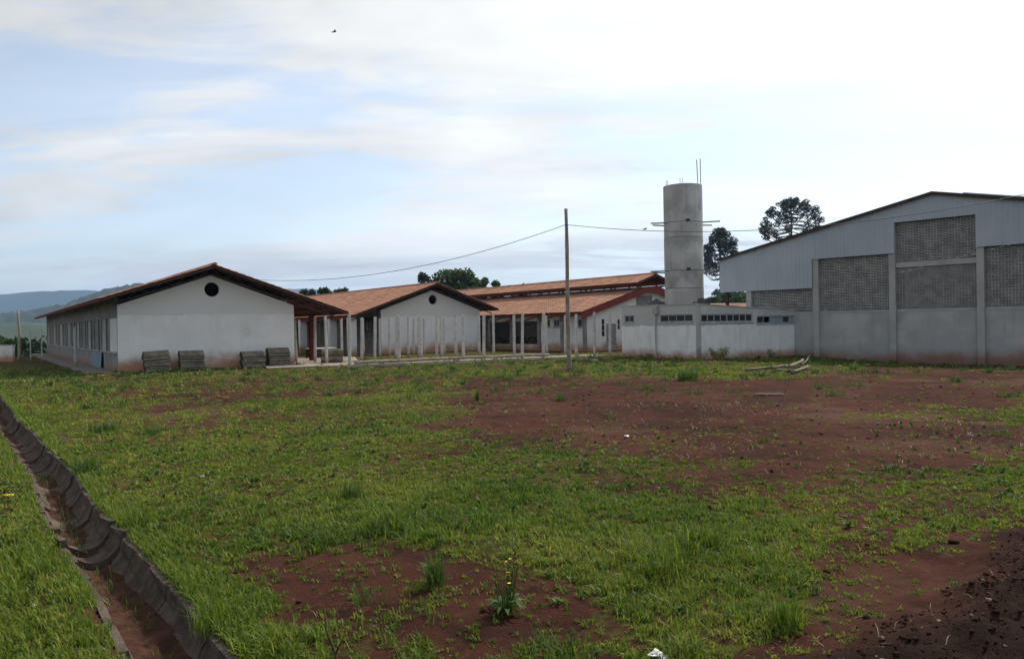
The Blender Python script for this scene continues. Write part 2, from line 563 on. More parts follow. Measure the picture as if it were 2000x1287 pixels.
def ground_mat():
    m = bpy.data.materials.new('red soil with low growth')
    m.use_nodes = True
    nt = m.node_tree
    N, L = nt.nodes.new, nt.links.new
    b = nt.nodes['Principled BSDF']
    b.inputs['Roughness'].default_value = 1.0
    b.inputs['Specular IOR Level'].default_value = 0.03
    tc = N('ShaderNodeTexCoord')

    def noise(sc, det=5, ro=0.6):
        n = N('ShaderNodeTexNoise')
        n.inputs['Scale'].default_value = sc
        n.inputs['Detail'].default_value = det
        n.inputs['Roughness'].default_value = ro
        L(tc.outputs['Object'], n.inputs['Vector'])
        return n.outputs['Fac']

    def mr(src, a, bb):
        n = N('ShaderNodeMapRange')
        n.interpolation_type = 'SMOOTHSTEP'
        n.inputs['From Min'].default_value = a
        n.inputs['From Max'].default_value = bb
        L(src, n.inputs['Value'])
        return n.outputs[0]

    def mix(f, a, bb):
        n = N('ShaderNodeMix'); n.data_type = 'RGBA'
        for s, v in (('Factor', f), ('A', a), ('B', bb)):
            if isinstance(v, tuple):
                n.inputs[s].default_value = (*v, 1)
            else:
                L(v, n.inputs[s])
        return n.outputs['Result']

    def mt(op, a, bb):
        n = N('ShaderNodeMath'); n.operation = op; n.use_clamp = True
        for i, v in enumerate((a, bb)):
            if isinstance(v, (int, float)):
                n.inputs[i].default_value = v
            else:
                L(v, n.inputs[i])
        return n.outputs[0]
    soil = mix(mr(noise(0.5, 6), 0.35, 0.65), (0.039, 0.0170, 0.0120), (0.074, 0.0305, 0.0200))
    soil = mix(mr(noise(9, 6, 0.7), 0.5, 0.75), soil, (0.092, 0.042, 0.028))
    soil = mix(mr(noise(30, 4, 0.7), 0.6, 0.72), soil, (0.13, 0.070, 0.048))
    soil = mix(mr(noise(2.2, 6, 0.65), 0.50, 0.68), soil, (0.030, 0.0155, 0.0120))
    soil = mix(mr(noise(0.23, 5, 0.6), 0.52, 0.66), soil, (0.095, 0.050, 0.035))
    at = N('ShaderNodeAttribute'); at.attribute_name = 'cover'
    dk = N('ShaderNodeAttribute'); dk.attribute_name = 'loam'
    soil = mix(mt('MULTIPLY', dk.outputs['Fac'], 1.0), soil, (0.024, 0.0145, 0.0115))
    green = mix(mr(noise(6, 6, 0.7), 0.35, 0.65), (0.040, 0.048, 0.010), (0.080, 0.092, 0.018))
    green = mix(mr(noise(1.0, 4), 0.45, 0.7), green, (0.085, 0.068, 0.024))
    f = mt('MULTIPLY', mr(at.outputs['Fac'], 0.25, 0.85), mr(noise(11, 7, 0.75), 0.38, 0.56))
    col = mix(f, soil, green)
    L(col, b.inputs['Base Color'])
    bp = N('ShaderNodeBump')
    bp.inputs['Strength'].default_value = 0.9
    bp.inputs['Distance'].default_value = 0.06
    L(mt('ADD', mt('MULTIPLY', noise(7, 8, 0.72), 0.65), mt('MULTIPLY', noise(45, 5, 0.75), 0.3)), bp.inputs['Height'])
    L(bp.outputs[0], b.inputs['Normal'])
    return m


M['ground'] = ground_mat()


def hill_mat(name, a, b_, c, scale):
    return surf(name, a, b_, scale, 1.0, 0.0, c3=c, contrast=(0.4, 0.6))


M['hill_far'] = hill_mat('wooded ridge far', (0.016, 0.028, 0.018), (0.026, 0.042, 0.024), (0.045, 0.06, 0.03), 0.004)
M['hill_mid'] = hill_mat('wooded slope', (0.012, 0.024, 0.012), (0.022, 0.036, 0.016), (0.018, 0.03, 0.014), 0.02)
M['meadow'] = hill_mat('meadow', (0.030, 0.050, 0.022), (0.042, 0.064, 0.026), (0.026, 0.042, 0.02), 0.01)

# ------------------------------------------------------------------ site layout
TH = R(36.5)
TH1 = R(35.0)                          # the near block stands slightly turned
U = Vector((math.cos(TH), math.sin(TH), 0))
V = Vector((-U.y, U.x, 0))
U1 = Vector((math.cos(TH1), math.sin(TH1), 0))
V1 = Vector((-U1.y, U1.x, 0))
P1 = Vector((-16.86, 32.86, 0))       # front left corner of the near classroom block
P2 = Vector((-8.58, 50.43, 0))        # the second block
P3 = Vector((4.79, 48.97, 0))         # refectory corner
PU, TU = Vector((8.55, 35.23, 0)), R(29.5)   # low utility block corner
PG, TG = Vector((12.38, 40.0, -0.28)), R(-45)   # gymnasium column nearest the tower
CH_N, CH_W = 0.98, 0.235             # drainage channel: distance of its axis from the origin along U, outer radius


def local(px, py, P, th):
    dx, dy = px - P.x, py - P.y
    return dx * math.cos(th) + dy * math.sin(th), -dx * math.sin(th) + dy * math.cos(th)


def ch_axis(s):
    return CH_N + 0.03 * np.sin(s * 0.55 + 1.0) + 0.02 * np.sin(s * 1.3)


def height(x, y):
    x, y = np.asarray(x, float), np.asarray(y, float)
    r = np.hypot(x, y)
    z = (fbm(x, y, 0.35, 3, 5) - 0.5) * 0.10 + (fbm(x, y, 1.7, 3, 9) - 0.5) * 0.05 + (fbm(x, y, 7.0, 3, 15) - 0.5) * 0.030
    z *= np.clip((60 - r) / 30, 0, 1) * np.clip((r - 0.2) / 2, 0, 1)
    z = np.where(r > 24, z * 0.5, z)
    # lower ground along the gymnasium
    gx, gy = local(x, y, PG, TG)
    z = z - 0.30 * sstep(-9, -1, gy) * sstep(1, 9, gx) * sstep(40, 25, gx)
    # level platform under the school blocks
    # channel trench
    n = x * U.x + y * U.y
    s = x * V.x + y * V.y
    a = np.abs(n - ch_axis(s))
    on = (s > -6) & (s < 32)
    z = np.where(on & (a < 0.45), z * sstep(0.20, 0.5, a), z)
    z = z - np.where(on, 0.33 * sstep(0.236, 0.185, a), 0)
    # small shoulders of spoil beside it
    z = z + np.where(on, 0.035 * np.exp(-((a - 0.42) / 0.16) ** 2), 0)
    # bank of loose soil at the right of the camera
    bk = bank(x, y)
    z = z + bk * (0.17 + 0.20 * (fbm(x, y, 1.1, 4, 31) - 0.35) + 0.16 * (fbm(x, y, 4.0, 4, 41) - 0.5) + 0.09 * (fbm(x, y, 12, 3, 47) - 0.5))
    # valley beyond the near block
    q = x * V.x + y * V.y
    z = z - 7.0 * sstep(70, 100, q) * sstep(-2, -30, x)
    return z


def bank(x, y):
    # edge runs from about (1.35, 3.9) to (4.3, 6.4); soil lies on the right-hand side
    d = (x - 1.55) * 0.66 - (y - 3.95) * 0.75
    d = d + (fbm(x, y, 1.6, 3, 77) - 0.5) * 0.7
    return sstep(-0.18, 0.55, d) * sstep(9.5, 6.5, np.hypot(x, y))


ROWS = [24.8, 20.7, 17.8, 15.6, 13.2, 11.4, 9.7, 8.15, 7.0, 6.2, 5.5, 5.0, 4.5, 3.9]
ROWS = [30.0] + ROWS
COV = np.array([
    [.9, .8, .7, .7, .7, .7, .8, .8, .8, .55, .4],
    [.9, .6, .55, .5, .6, .5, .6, .7, .62, .35, .25],
    [.9, .6, .5, .55, .7, .30, .28, .34, .28, .26, .22],
    [.95, .65, .55, .72, .8, .18, .20, .22, .24, .20, .32],
    [.95, .7, .65, .8, .78, .14, .14, .18, .42, .30, .5],
    [.95, .8, .8, .85, .72, .12, .12, .18, .34, .48, .6],
    [.9, .85, .88, .9, .80, .40, .42, .36, .22, .34, .48],
    [.95, .9, .9, .9, .88, .72, .48, .30, .28, .36, .62],
    [.9, .95, .95, .9, .88, .8, .62, .46, .48, .54, .72],
    [.9, .95, .95, .95, .92, .9, .88, .72, .70, .66, .74],
    [1, 1, .95, .9, .88, .88, .92, .88, .84, .66, .5],
    [1, 1, .88, .46, .40, .44, .86, .95, .72, .56, .2],
    [1, 1, .9, .44, .36, .34, .78, .92, .62, .2, .1],
    [1, 1, .95, .52, .38, .32, .54, .85, .42, .1, .1],
    [1, 1, 1, .66, .42, .38, .38, .55, .25, .1, .1]])


def coverage(x, y):
    """share of the ground under grass, surveyed by direction and distance from where the photographer stands"""
    yy = np.maximum(y, 0.5)
    c = np.clip((x / yy * 1500 + 1000) / 200, 0, 9.999)
    r = np.interp(-yy, [-v for v in ROWS], np.arange(len(ROWS)))
    r = np.clip(r, 0, len(ROWS) - 1.001)
    ci, ri = c.astype(int), r.astype(int)
    cf, rf = c - ci, r - ri
    g = (COV[ri, ci] * (1 - cf) + COV[ri, ci + 1] * cf) * (1 - rf) + (COV[ri + 1, ci] * (1 - cf) + COV[ri + 1, ci + 1] * cf) * rf
    g = np.where(y > 34, 0.75, g)
    g = np.where(y < 3.0, 0.75, g)
    return g


def grass_amount(x, y):
    c = coverage(x, y)
    n = 0.5 + (fbm(x, y, 0.75, 5, 101) - 0.5) * 1.9
    n2 = 0.5 + (fbm(x, y, 3.2, 3, 131) - 0.5) * 1.5
    n3 = 0.5 + (fbm(x, y, 11.0, 2, 151) - 0.5) * 1.4
    n = np.clip(0.40 * n + 0.34 * n2 + 0.26 * n3, 0, 1)
    g = np.clip((c * 1.0 - n) / 0.40 + 0.36, 0, 1) ** 1.2
    s = x * V.x + y * V.y
    a = np.abs(x * U.x + y * U.y - ch_axis(s))
    lft = (x * U.x + y * U.y) < ch_axis(s)
    edge = np.where(lft, 0.24 + 0.09 * fbm(x, y, 2.0, 3, 821), 0.235)
    g = np.where((s > -6) & (s < 32), g * sstep(0.0, 0.05, a - edge), g)
    g = g * (1 - bank(x, y) * 0.97)
    return g


def blocked(x, y):
    """under a building or paving: no growth"""
    b = np.zeros(x.shape, bool)
    for P, th, x0, x1, y0, y1 in ((P1, TH1, -1.3, 10.4, -0.35, 41), (P2, TH, -2.6, 8.0, -0.1, 24), (P3, TH, -0.1, 12, -0.1, 30),
                                  (PU, TU, -0.1, 7.2, -0.1, 9), (PG, TG, -2, 22, -0.05, 30)):
        lx, ly = local(x, y, P, th)
        b |= (lx > x0) & (lx < x1) & (ly > y0) & (ly < y1)
    return b


# ------------------------------------------------------------------ ground
def axis_coords(lo, hi, d0, d1, step, grow=1.13):
    a = list(np.arange(d0, d1 + 1e-6, step))
    s, p = step, d1
    while p < hi:
        s = min(s * grow, 400); p += s; a.append(p)
    s, p = step, d0
    left = []
    while p > lo:
        s = min(s * grow, 400); p -= s; left.append(p)
    return np.array(left[::-1] + a)


xs = axis_coords(-4600, 4600, -9.0, 6.0, 0.055, 1.06)
ys = axis_coords(-900, 4700, 3.0, 11.0, 0.05, 1.035)
GX, GY = np.meshgrid(xs, ys)
gx, gy = GX.ravel(), GY.ravel()
gz = height(gx, gy)
cover = grass_amount(gx, gy)
loam = bank(gx, gy)
nx, ny = len(xs), len(ys)
idx = np.arange(nx * ny).reshape(ny, nx)
faces = np.stack([idx[:-1, :-1], idx[:-1, 1:], idx[1:, 1:], idx[1:, :-1]], -1).reshape(-1, 4)
ground = np_mesh('ground', np.stack([gx, gy, gz], -1), faces, M['ground'], smooth=True, attrs={'cover': cover, 'loam': loam})
tag(ground, kind='structure')


def gz_at(x, y):
    return float(height(np.array([x]), np.array([y]))[0])


# ------------------------------------------------------------------ roofs
def tile_slope(x0, z0, x1, z1, y0, y1, col=0.21, row=0.36):
    """tiled slope falling from (x0,z0) at the ridge to (x1,z1) at the eave, running y0..y1"""
    run = math.hypot(x1 - x0, z1 - z0)
    nr, nc = max(1, round(run / row)), max(1, round((y1 - y0) / col))
    sub = 4
    dx, dz = (x1 - x0) / run, (z1 - z0) / run
    nxn, nzn = -dz * (1 if x1 > x0 else -1), abs(dx)
    if x1 < x0:
        nxn = dz
    yy = np.linspace(y0, y1, nc * sub + 1)
    wave = 0.030 * (0.5 - 0.5 * np.cos(2 * np.pi * np.arange(nc * sub + 1) / sub))
    vs, fs = [], []
    n = len(yy)
    for r in range(nr):
        for e, lift in ((0, 0.0), (1, 0.028)):
            t = (r + e + (0.10 if e else 0)) * run / nr
            px, pz = x0 + dx * t, z0 + dz * t
            h = wave + lift
            vs.append(np.stack([px + nxn * h, yy, pz + nzn * h], -1))
        o = r * 2 * n
        i = np.arange(n - 1)
        f = np.stack([o + i, o + i + 1, o + n + i + 1, o + n + i], -1)
        fs.append(f if x1 < x0 else f[:, ::-1])
        # butt face of the course
        if True:
            pass
    return np.concatenate(vs), np.concatenate(fs)


def add_roof(parent, xr, zr, xe, ze, y0, y1):
    v, f = tile_slope(xr, zr, xe, ze, y0, y1)
    o = np_mesh('roof_slope', v, f, M['tile'], parent)
    d = 1 if xe > xr else -1
    mb = MB()
    t = 0.045
    a, b = (xr + 0.005 * d, zr - 0.012), (xe - 0.05 * d, ze - 0.012 + 0.05 * (zr - ze) / abs(xe - xr))
    q = [(a[0], y0 + 0.02, a[1]), (b[0], y0 + 0.02, b[1]), (b[0], y0 + 0.02, b[1] - t), (a[0], y0 + 0.02, a[1] - t)]
    q += [(p[0], y1 - 0.02, p[2]) for p in q]
    mb.add(q, [(0, 1, 2, 3), (7, 6, 5, 4), (0, 4, 5, 1), (1, 5, 6, 2), (2, 6, 7, 3), (3, 7, 4, 0)])
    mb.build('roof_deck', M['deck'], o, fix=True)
    return o


def ridge_caps(parent, x, z, y0, y1):
    mb = MB()
    y = y0
    while y < y1:
        ye = min(y + 0.36, y1 + 0.04)
        ring = []
        for yy, r in ((y, 0.125), (ye, 0.105)):
            ring.append([(x + r * math.cos(a), yy, z - 0.03 + r * 0.75 * math.sin(a)) for a in np.linspace(0, math.pi, 7)])
        mb.add(ring[0] + ring[1], [(i, i + 1, i + 8, i + 7) for i in range(6)] + [tuple(range(7))])
        y += 0.32
    return mb.build('ridge_cap', M['tile'], parent, smooth=False)


def truss(parent, pts_top, drop, y, mat, name='truss', w=0.045, n=None):
    """lattice rafter: top chord from a to b, bottom chord 'drop' below, zigzag web between"""
    (xa, za), (xb, zb) = pts_top
    L = math.hypot(xb - xa, zb - za)
    n = n or max(3, round(L / 0.55))
    mb = MB()
    mb.beam((xa, y, za), (xb, y, zb), w, w)
    mb.beam((xa, y, za - drop), (xb, y, zb - drop), w, w)
    o = mb.build(name, mat, parent)
    for i in range(n):
        t0, t1 = i / n, (i + 1) / n
        z0, z1 = za + (zb - za) * t0, za + (zb - za) * t1
        p, q = ((xa + (xb - xa) * t0, y, z0), (xa + (xb - xa) * t1, y, z1 - drop))
        if i % 2:
            p, q = ((xa + (xb - xa) * t0, y, z0 - drop), (xa + (xb - xa) * t1, y, z1))
        MB().beam(p, q, w * 0.6, w * 0.6).build('brace', mat, o)
    return o


def window(parent, axis, a0, a1, z0, z1, n, depth=0.03, frame=None, off=0.0, blanks=(), open_pane=(), bar=0.045):
    """metal window in a wall opening; axis 'x' = wall along local x facing -y, 'y' = wall along local y facing -x"""
    frame = frame or M['frame']

    def bx(mb, p0, p1, q0, q1, d0, d1):
        if axis == 'x':
            mb.box(p0, p1, off + d0, off + d1, q0, q1)
        else:
            mb.box(off + d0, off + d1, p0, p1, q0, q1)
    mb = MB()
    bx(mb, a0, a1, z0, z0 + bar, depth, depth + 0.06)
    bx(mb, a0, a1, z1 - bar, z1, depth, depth + 0.06)
    bx(mb, a0, a0 + bar, z0 + bar, z1 - bar, depth, depth + 0.06)
    bx(mb, a1 - bar, a1, z0 + bar, z1 - bar, depth, depth + 0.06)
    w = (a1 - a0 - bar) / n
    for i in range(1, n):
        c = a0 + bar / 2 + w * i
        bx(mb, c - bar / 2, c + bar / 2, z0 + bar, z1 - bar, depth + 0.004, depth + 0.055)
    o = mb.build('window', frame, parent)
    for i in range(n):
        if i in open_pane:
            continue
        p0, p1 = a0 + bar + w * i + 0.002, a0 + w * (i + 1) - 0.002
        mb = MB()
        bx(mb, p0, p1, z0 + bar + 0.002, z1 - bar - 0.002, depth + 0.024, depth + 0.034)
        mb.build('pane', M['fixed_sheet'] if i in blanks else M['glass'], o)
    return o


def rect(a0, a1, b0, b1):
    return [(a0, b0), (a1, b0), (a1, b1), (a0, b1)]


def circle(a, b, r, n=32):
    return [(a + r * math.cos(2 * math.pi * i / n), b + r * math.sin(2 * math.pi * i / n)) for i in range(n)]




def classroom(label, P, W, L, ol, orr, zr, left_holes, right_holes, th=TH, K=0.346):
    t = thing('classroom_building', label, 'building', P, th, 'classroom blocks')
    he, ha, xm = 2.90, 4.25, W / 2

    def zroof(x):
        return zr - K * abs(x - xm)
    prof = [(0, -0.1), (W, -0.1), (W, he), (xm, ha), (0, he)]
    MB().plate(prof, [circle(xm + 0.05, 3.61, 0.33)], 0.15, lambda a, b, d: (a, d, b)).build('gable_wall', M['plaster'], t, fix=True)
    MB().plate(prof, [], 0.15, lambda a, b, d: (a, L - 0.15 + d, b)).build('gable_wall', M['plaster2'], t, fix=True)
    zt = zroof(0) - 0.185
    out = [(0.153, -0.1), (L - 0.153, -0.1), (L - 0.153, zt), (1.0, zt), (1.0, 2.88), (0.153, 2.88)]
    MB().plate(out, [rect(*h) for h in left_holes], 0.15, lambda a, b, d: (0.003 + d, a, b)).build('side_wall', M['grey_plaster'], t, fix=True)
    MB().plate(out, [rect(*h) for h in right_holes], 0.15, lambda a, b, d: (W - 0.153 + d, a, b)).build('side_wall', M['plaster2'], t, fix=True)
    MB().box(0.16, W - 0.16, 0.16, L - 0.16, 2.62, 2.70).build('ceiling', M['grey_plaster'], t)
    MB().box(-1.25, W + orr - 0.25, -0.34, L + 0.5, -0.25, 0.055).build('floor_slab', M['floor'], t)
    f0, b0 = -0.8, L + 0.6
    xl, xr = -ol, W + orr
    add_roof(t, xm, zr, xl, zroof(xl), f0, b0)
    add_roof(t, xm, zr, xr, zroof(xr), f0, b0)
    ridge_caps(t, xm, zr + 0.045, f0 - 0.02, b0)
    # lattice rafters in the gable, one pair in front of the wall line and some inside
    dk = M['dark_steel']
    truss(t, ((xm - 0.02, zr - 0.115), (xl + 0.1, zroof(xl + 0.1) - 0.115)), 0.27, -0.045, M['truss'])
    truss(t, ((xm + 0.02, zr - 0.115), (xr - 0.1, zroof(xr - 0.1) - 0.115)), 0.27, -0.045, M['truss'])
    # rake trim and purlins under the verge
    for sx, xe in ((-1, xl), (1, xr)):
        mb = MB()
        mb.beam((xm, f0 + 0.045, zr - 0.085), (xe, f0 + 0.045, zroof(xe) - 0.085), 0.04, 0.11)
        mb.build('rake_trim', M['dark_steel'], t)
        n = int(abs(xe - xm) / 0.75)
        for i in range(n + 1):
            x = xm + (xe - xm) * (0.03 + 0.94 * i / n)
            MB().box(x - 0.025, x + 0.025, f0 + 0.07, b0 - 0.05, zroof(x) - 0.155, zroof(x) - 0.085).build('purlin', M['rusty'], t)
        MB().box(xe - 0.03, xe + 0.0, f0 + 0.03, b0 - 0.05, zroof(xe) - 0.13, zroof(xe) - 0.02).build('eave_trim', M['rusty'], t)
    return t, zroof


# near block
bays = [(0.32 + 2.78 * i, 0.32 + 2.78 * i + 2.25, 0.88, 2.36) for i in range(14)]
W1 = 7.68
b1, zr1 = classroom('nearest white gabled classroom block with round vent, stacked concrete channels along its wall', P1, W1, 39.5, 0.8, 2.5, 4.68,
                    bays, [(2.0, 2.9, 0.06, 2.1), (4.2, 6.2, 1.0, 2.2), (8.5, 10.5, 1.0, 2.2), (12, 12.9, 0.06, 2.1), (15, 17, 1.0, 2.2), (20, 22, 1.0, 2.2)], TH1, 0.334)
for i, (a0, a1, z0, z1) in enumerate(bays):
    MB().box(-0.06, 0.0, a0 - 0.05, a1 + 0.05, z0 - 0.06, z0 - 0.002).build('window_sill', M['concrete'], b1)
    if i == 0:
        MB().box(0.02, 0.05, a0 + 0.01, a1 - 0.01, z0 + 0.004, z1 - 0.01).build('white_board', M['board'], b1)
    else:
        h = (a0 + a1) / 2 + rnd.uniform(-0.3, 0.3)
        MB().box(0.05, 0.075, h, a1 - 0.01, z0 + 0.004, z1 - 0.01).build('window_board', M['gym_wall'] if i % 2 else M['grey_plaster'], b1)
        MB().box(0.09, 0.10, a0 + 0.01, h - 0.01, z0 + 0.004, z1 - 0.01).build('window_board', M['grey_dark'], b1)
for y in (3.1, 8.6, 14.1, 19.6, 25.1, 30.6, 36.1):
    MB().box(W1 + 1.95, W1 + 2.2, y, y + 0.25, 0.055, zr1(W1 + 2.1) - 0.17).build('pillar', M['rusty'] if y < 4 else M['plaster2'], b1)

# second block
W2 = 7.8
b2, zr2 = classroom('second white gabled classroom block with round vent, standing behind the rows of posts', P2, W2, 23.0, 2.3, 1.15, 4.72,
                    [(0.9, 2.5, 1.45, 2.5), (4.0, 4.9, 0.06, 2.1), (6.2, 8.6, 1.2, 2.4), (10.2, 12.6, 1.2, 2.4), (14.5, 15.4, 0.06, 2.1), (17, 20, 1.2, 2.4)],
                    [(3, 5, 1.0, 2.2), (9, 11, 1.0, 2.2)])
window(b2, 'y', 0.902, 2.498, 1.452, 2.498, 3, frame=M['dark_steel'])
for a0, a1 in ((6.202, 8.598), (10.202, 12.598), (17.002, 19.998)):
    window(b2, 'y', a0, a1, 1.202, 2.398, 4, frame=M['frame'])
for y in (0.0, 3.1, 8.4, 13.6, 18.8):
    MB().box(-2.25, -1.75, y, y + 0.42, -0.05, zr2(-1.9) - 0.17).build('pillar', M['plaster2'], b2)
MB().box(-2.2, -1.8, 0.45, 22.5, 2.30, 2.46).build('veranda_beam', M['red_fascia'], b2)

# ------------------------------------------------------------------ refectory
t3 = thing('refectory_building', 'long open-sided hall with two-tier tiled roof, raised ridge and red gable fascia', 'building', P3, TH)
W3, L3, HE3 = 11.4, 26.0, 2.55
xm3, zr3, k3 = 5.7, 4.40, 0.292


def z3(x):
    return zr3 - k3 * abs(x - xm3)


wins3 = [(0.18, 0.92, 1.58, 2.09), (2.72, 3.36, 1.60, 2.09), (3.72, 4.42, 1.62, 2.09)]
hall = [(5.0, 7.86, 0.42, 2.03), (8.2, 11.0, 0.42, 2.03), (11.3, 14.2, 0.42, 2.03), (14.5, 17.4, 0.42, 2.03)]
MB().plate(rect(0.153, L3, -0.1, 2.60), [rect(*w) for w in wins3 + hall], 0.15, lambda a, b, d: (d, a, b)).build('side_wall', M['plaster2'], t3, fix=True)
MB().plate(rect(0.153, L3, -0.1, 2.60), [rect(a, b, 0.42, 2.1) for a, b, _, _ in hall], 0.15, lambda a, b, d: (W3 - 0.15 + d, a, b)).build('side_wall', M['plaster2'], t3, fix=True)
slits = [(1.27, 1.53, 0.93, 2.06), (2.70, 2.92, 1.35, 2.02)]
vent, door = (4.45, 6.05, 2.97, 3.62), (1.66, 2.58, 0.02, 1.74)
prof = [(0, -0.1), (W3, -0.1), (W3, 2.6), (xm3, 4.12), (0, 2.6)]
MB().plate(prof, [rect(*s) for s in slits + [vent, door]], 0.15, lambda a, b, d: (a, d, b)).build('gable_wall', M['plaster2'], t3, fix=True)
for s in slits:
    o = MB().box(s[0], s[1], 0.05, 0.06, s[2], s[3]).build('pane', M['glass'], t3)
    n = 3 if s[3] - s[2] > 1 else 2
    for i in range(n + 1):
        z = s[2] + (s[3] - s[2]) * i / n
        MB().box(s[0] + 0.002, s[1] - 0.002, 0.02, 0.048, max(z - 0.025, s[2] + 0.002), min(z + 0.025, s[3] - 0.002)).build('glazing_bar', M['frame'], t3)
for w in wins3:
    window(t3, 'y', w[0] + 0.002, w[1] - 0.002, w[2] + 0.002, w[3] - 0.002, 2, frame=M['frame'])
    MB().box(-0.03, -0.002, w[0] - 0.06, w[1] + 0.06, w[2] - 0.07, w[2] - 0.004).build('window_sill', M['grey_plaster'], t3)


def louvre(parent, x0, x1, z0, z1, pitch=0.075):
    z = z0 + 0.02
    while z < z1 - 0.03:
        MB().add([(x0, 0.03, z), (x1, 0.03, z), (x1, 0.11, z + pitch * 0.9), (x0, 0.11, z + pitch * 0.9), (x0, 0.03, z + 0.018), (x1, 0.03, z + 0.018), (x1, 0.11, z + pitch * 0.9 + 0.018), (x0, 0.11, z + pitch * 0.9 + 0.018)],
                 [(0, 3, 2, 1), (4, 5, 6, 7), (0, 1, 5, 4), (1, 2, 6, 5), (2, 3, 7, 6), (3, 0, 4, 7)]).build('slat', M['breeze'], parent)
        z += pitch


louvre(t3, vent[0] + 0.003, vent[1] - 0.003, vent[2], vent[3])
louvre(t3, door[0] + 0.003, door[1] - 0.003, door[2], door[3], 0.1)
MB().box(vent[0], vent[1], 0.13, 0.148, vent[2], vent[3]).build('vent_backing', M['dark_steel'], t3)
MB().box(door[0], door[1], 0.13, 0.148, door[2], door[3]).build('door_backing', M['dark_steel'], t3)
for y in (0.02, 2.25, 4.72, 7.9, 11.05, 14.24, 17.45):
    MB().box(-0.12, -0.002, y, y + 0.28, -0.1, 2.58).build('pilaster', M['grey_plaster'], t3)
MB().box(0.16, W3 - 0.16, 4.4, 4.55, 0.0, 2.6).build('partition', M['plaster2'], t3)
MB().box(0.16, W3 - 0.16, 0.16, L3, -0.2, 0.03).build('floor_slab', M['floor'], t3)
MB().box(0.16, W3 - 0.16, L3 - 0.15, L3, 0.03, 2.6).build('end_wall', M['plaster2'], t3)
MB().box(6.4, 6.6, 12.2, L3 - 0.2, 0.03, 2.5).build('partition', M['plaster2'], t3)
MB().box(0.16, W3 - 0.16, 4.56, L3, 2.50, 2.56).build('ceiling', M['plaster2'], t3)
f3, bk3 = -0.35, L3 + 0.5
add_roof(t3, xm3 - 0.9, z3(xm3 - 0.9), -0.75, z3(-0.75), f3, bk3)
add_roof(t3, xm3 + 0.9, z3(xm3 + 0.9), W3 + 0.75, z3(W3 + 0.75), f3, bk3)
# raised ridge roof
zr3u, ku = 5.08, 0.34
f3u = -0.6
add_roof(t3, xm3 + 0.15, zr3u, xm3 - 1.75, zr3u - ku * 1.9, f3u, bk3)
add_roof(t3, xm3 + 0.15, zr3u, xm3 + 2.05, zr3u - ku * 1.9, f3u, bk3)
ridge_caps(t3, xm3 + 0.15, zr3u + 0.045, f3u - 0.02, bk3)
for sx in (-1, 1):
    xe = xm3 + 0.15 + sx * 1.9
    MB().beam((xm3 + 0.15, f3u + 0.05, zr3u - 0.10), (xe, f3u + 0.05, zr3u - ku * 1.9 - 0.10), 0.05, 0.12).build('rake_trim', M['rusty'], t3)
    y = 0.0
    while y < L3:
        MB().beam((xe - sx * 0.1, y, zr3u - ku * 1.8 - 0.09), (xm3 + sx * 0.85, y, z3(xm3 + 0.9) - 0.02), 0.06, 0.06).build('strut', M['rusty'], t3)
        MB().box(xm3 + sx * 0.9 - 0.04, xm3 + sx * 0.9 + 0.04, y + 0.1, y + 0.18, z3(xm3 + 0.9) + 0.03, zr3u - ku * 1.05 - 0.07).build('stub_column', M['rusty'], t3)
        y += 2.6
    MB().box(xe - 0.03, xe + 0.03, f3u + 0.05, bk3, zr3u - ku * 1.9 - 0.16, zr3u - ku * 1.9 - 0.06).build('eave_beam', M['rusty'], t3)
    # broad red fascia along the lower gable
    xo = -0.72 if sx < 0 else W3 + 0.72
    mb = MB()
    a, b = (xm3 + sx * 0.55, z3(xm3 + 0.55) - 0.03), (xo, z3(xo) - 0.03)
    d0 = 0.42
    q = [(a[0], f3 + 0.02, a[1]), (b[0], f3 + 0.02, b[1]), (b[0], f3 + 0.02, b[1] - d0), (a[0], f3 + 0.02, a[1] - d0)]
    q += [(p[0], f3 + 0.07, p[2]) for p in q]
    mb.add(q, [(0, 1, 2, 3), (7, 6, 5, 4), (0, 4, 5, 1), (1, 5, 6, 2), (2, 6, 7, 3), (3, 7, 4, 0)])
    mb.build('fascia', M['red_fascia'], t3, fix=True)
    MB().box(xo - 0.03, xo + 0.03, f3 + 0.08, bk3 - 0.02, z3(xo) - 0.20, z3(xo) - 0.065).build('eave_beam', M['rusty'], t3)
    y = 0.3
    while y < L3:
        MB().beam((xo, y, z3(xo) - 0.13), (xo - sx * -1.3, y, z3(xo - sx * -1.3) - 0.13) if sx < 0 else (xo - 1.3, y, z3(xo - 1.3) - 0.13), 0.07, 0.12).build('rafter', M['rusty'], t3)
        y += 1.9
MB().box(xm3 - 0.55, xm3 + 0.55, f3 + 0.022, f3 + 0.068, z3(xm3 + 0.55) - 0.45, z3(xm3 + 0.55) - 0.03).build('fascia', M['red_fascia'], t3)
# tables seen through the open side
for i, (tx, ty, ln) in enumerate(((2.2, 5.6, 1.9), (3.0, 8.4, 2.0), (2.4, 10.6, 2.1))):
    w = ['between the two pilasters nearest the small windows', 'in the middle of the open side', 'farthest left behind the low wall'][i]
    p = P3 + U * tx + V * ty
    tb = thing('refectory_table', 'dark trestle table inside the open hall, ' + w, 'table', (p.x, p.y, 0.03), TH, 'tables in the open hall')
    MB().box(-0.4, 0.4, 0, ln, 0.74, 0.80).build('table_top', M['dark_wood'], tb)
    for y in (0.25, ln - 0.25):
        MB().beam((-0.35, y, 0.0), (0.30, y, 0.74), 0.07, 0.07).build('leg', M['dark_wood'], tb)
        MB().beam((0.35, y + 0.08, 0.0), (-0.30, y + 0.08, 0.74), 0.07, 0.07).build('leg', M['dark_wood'], tb)

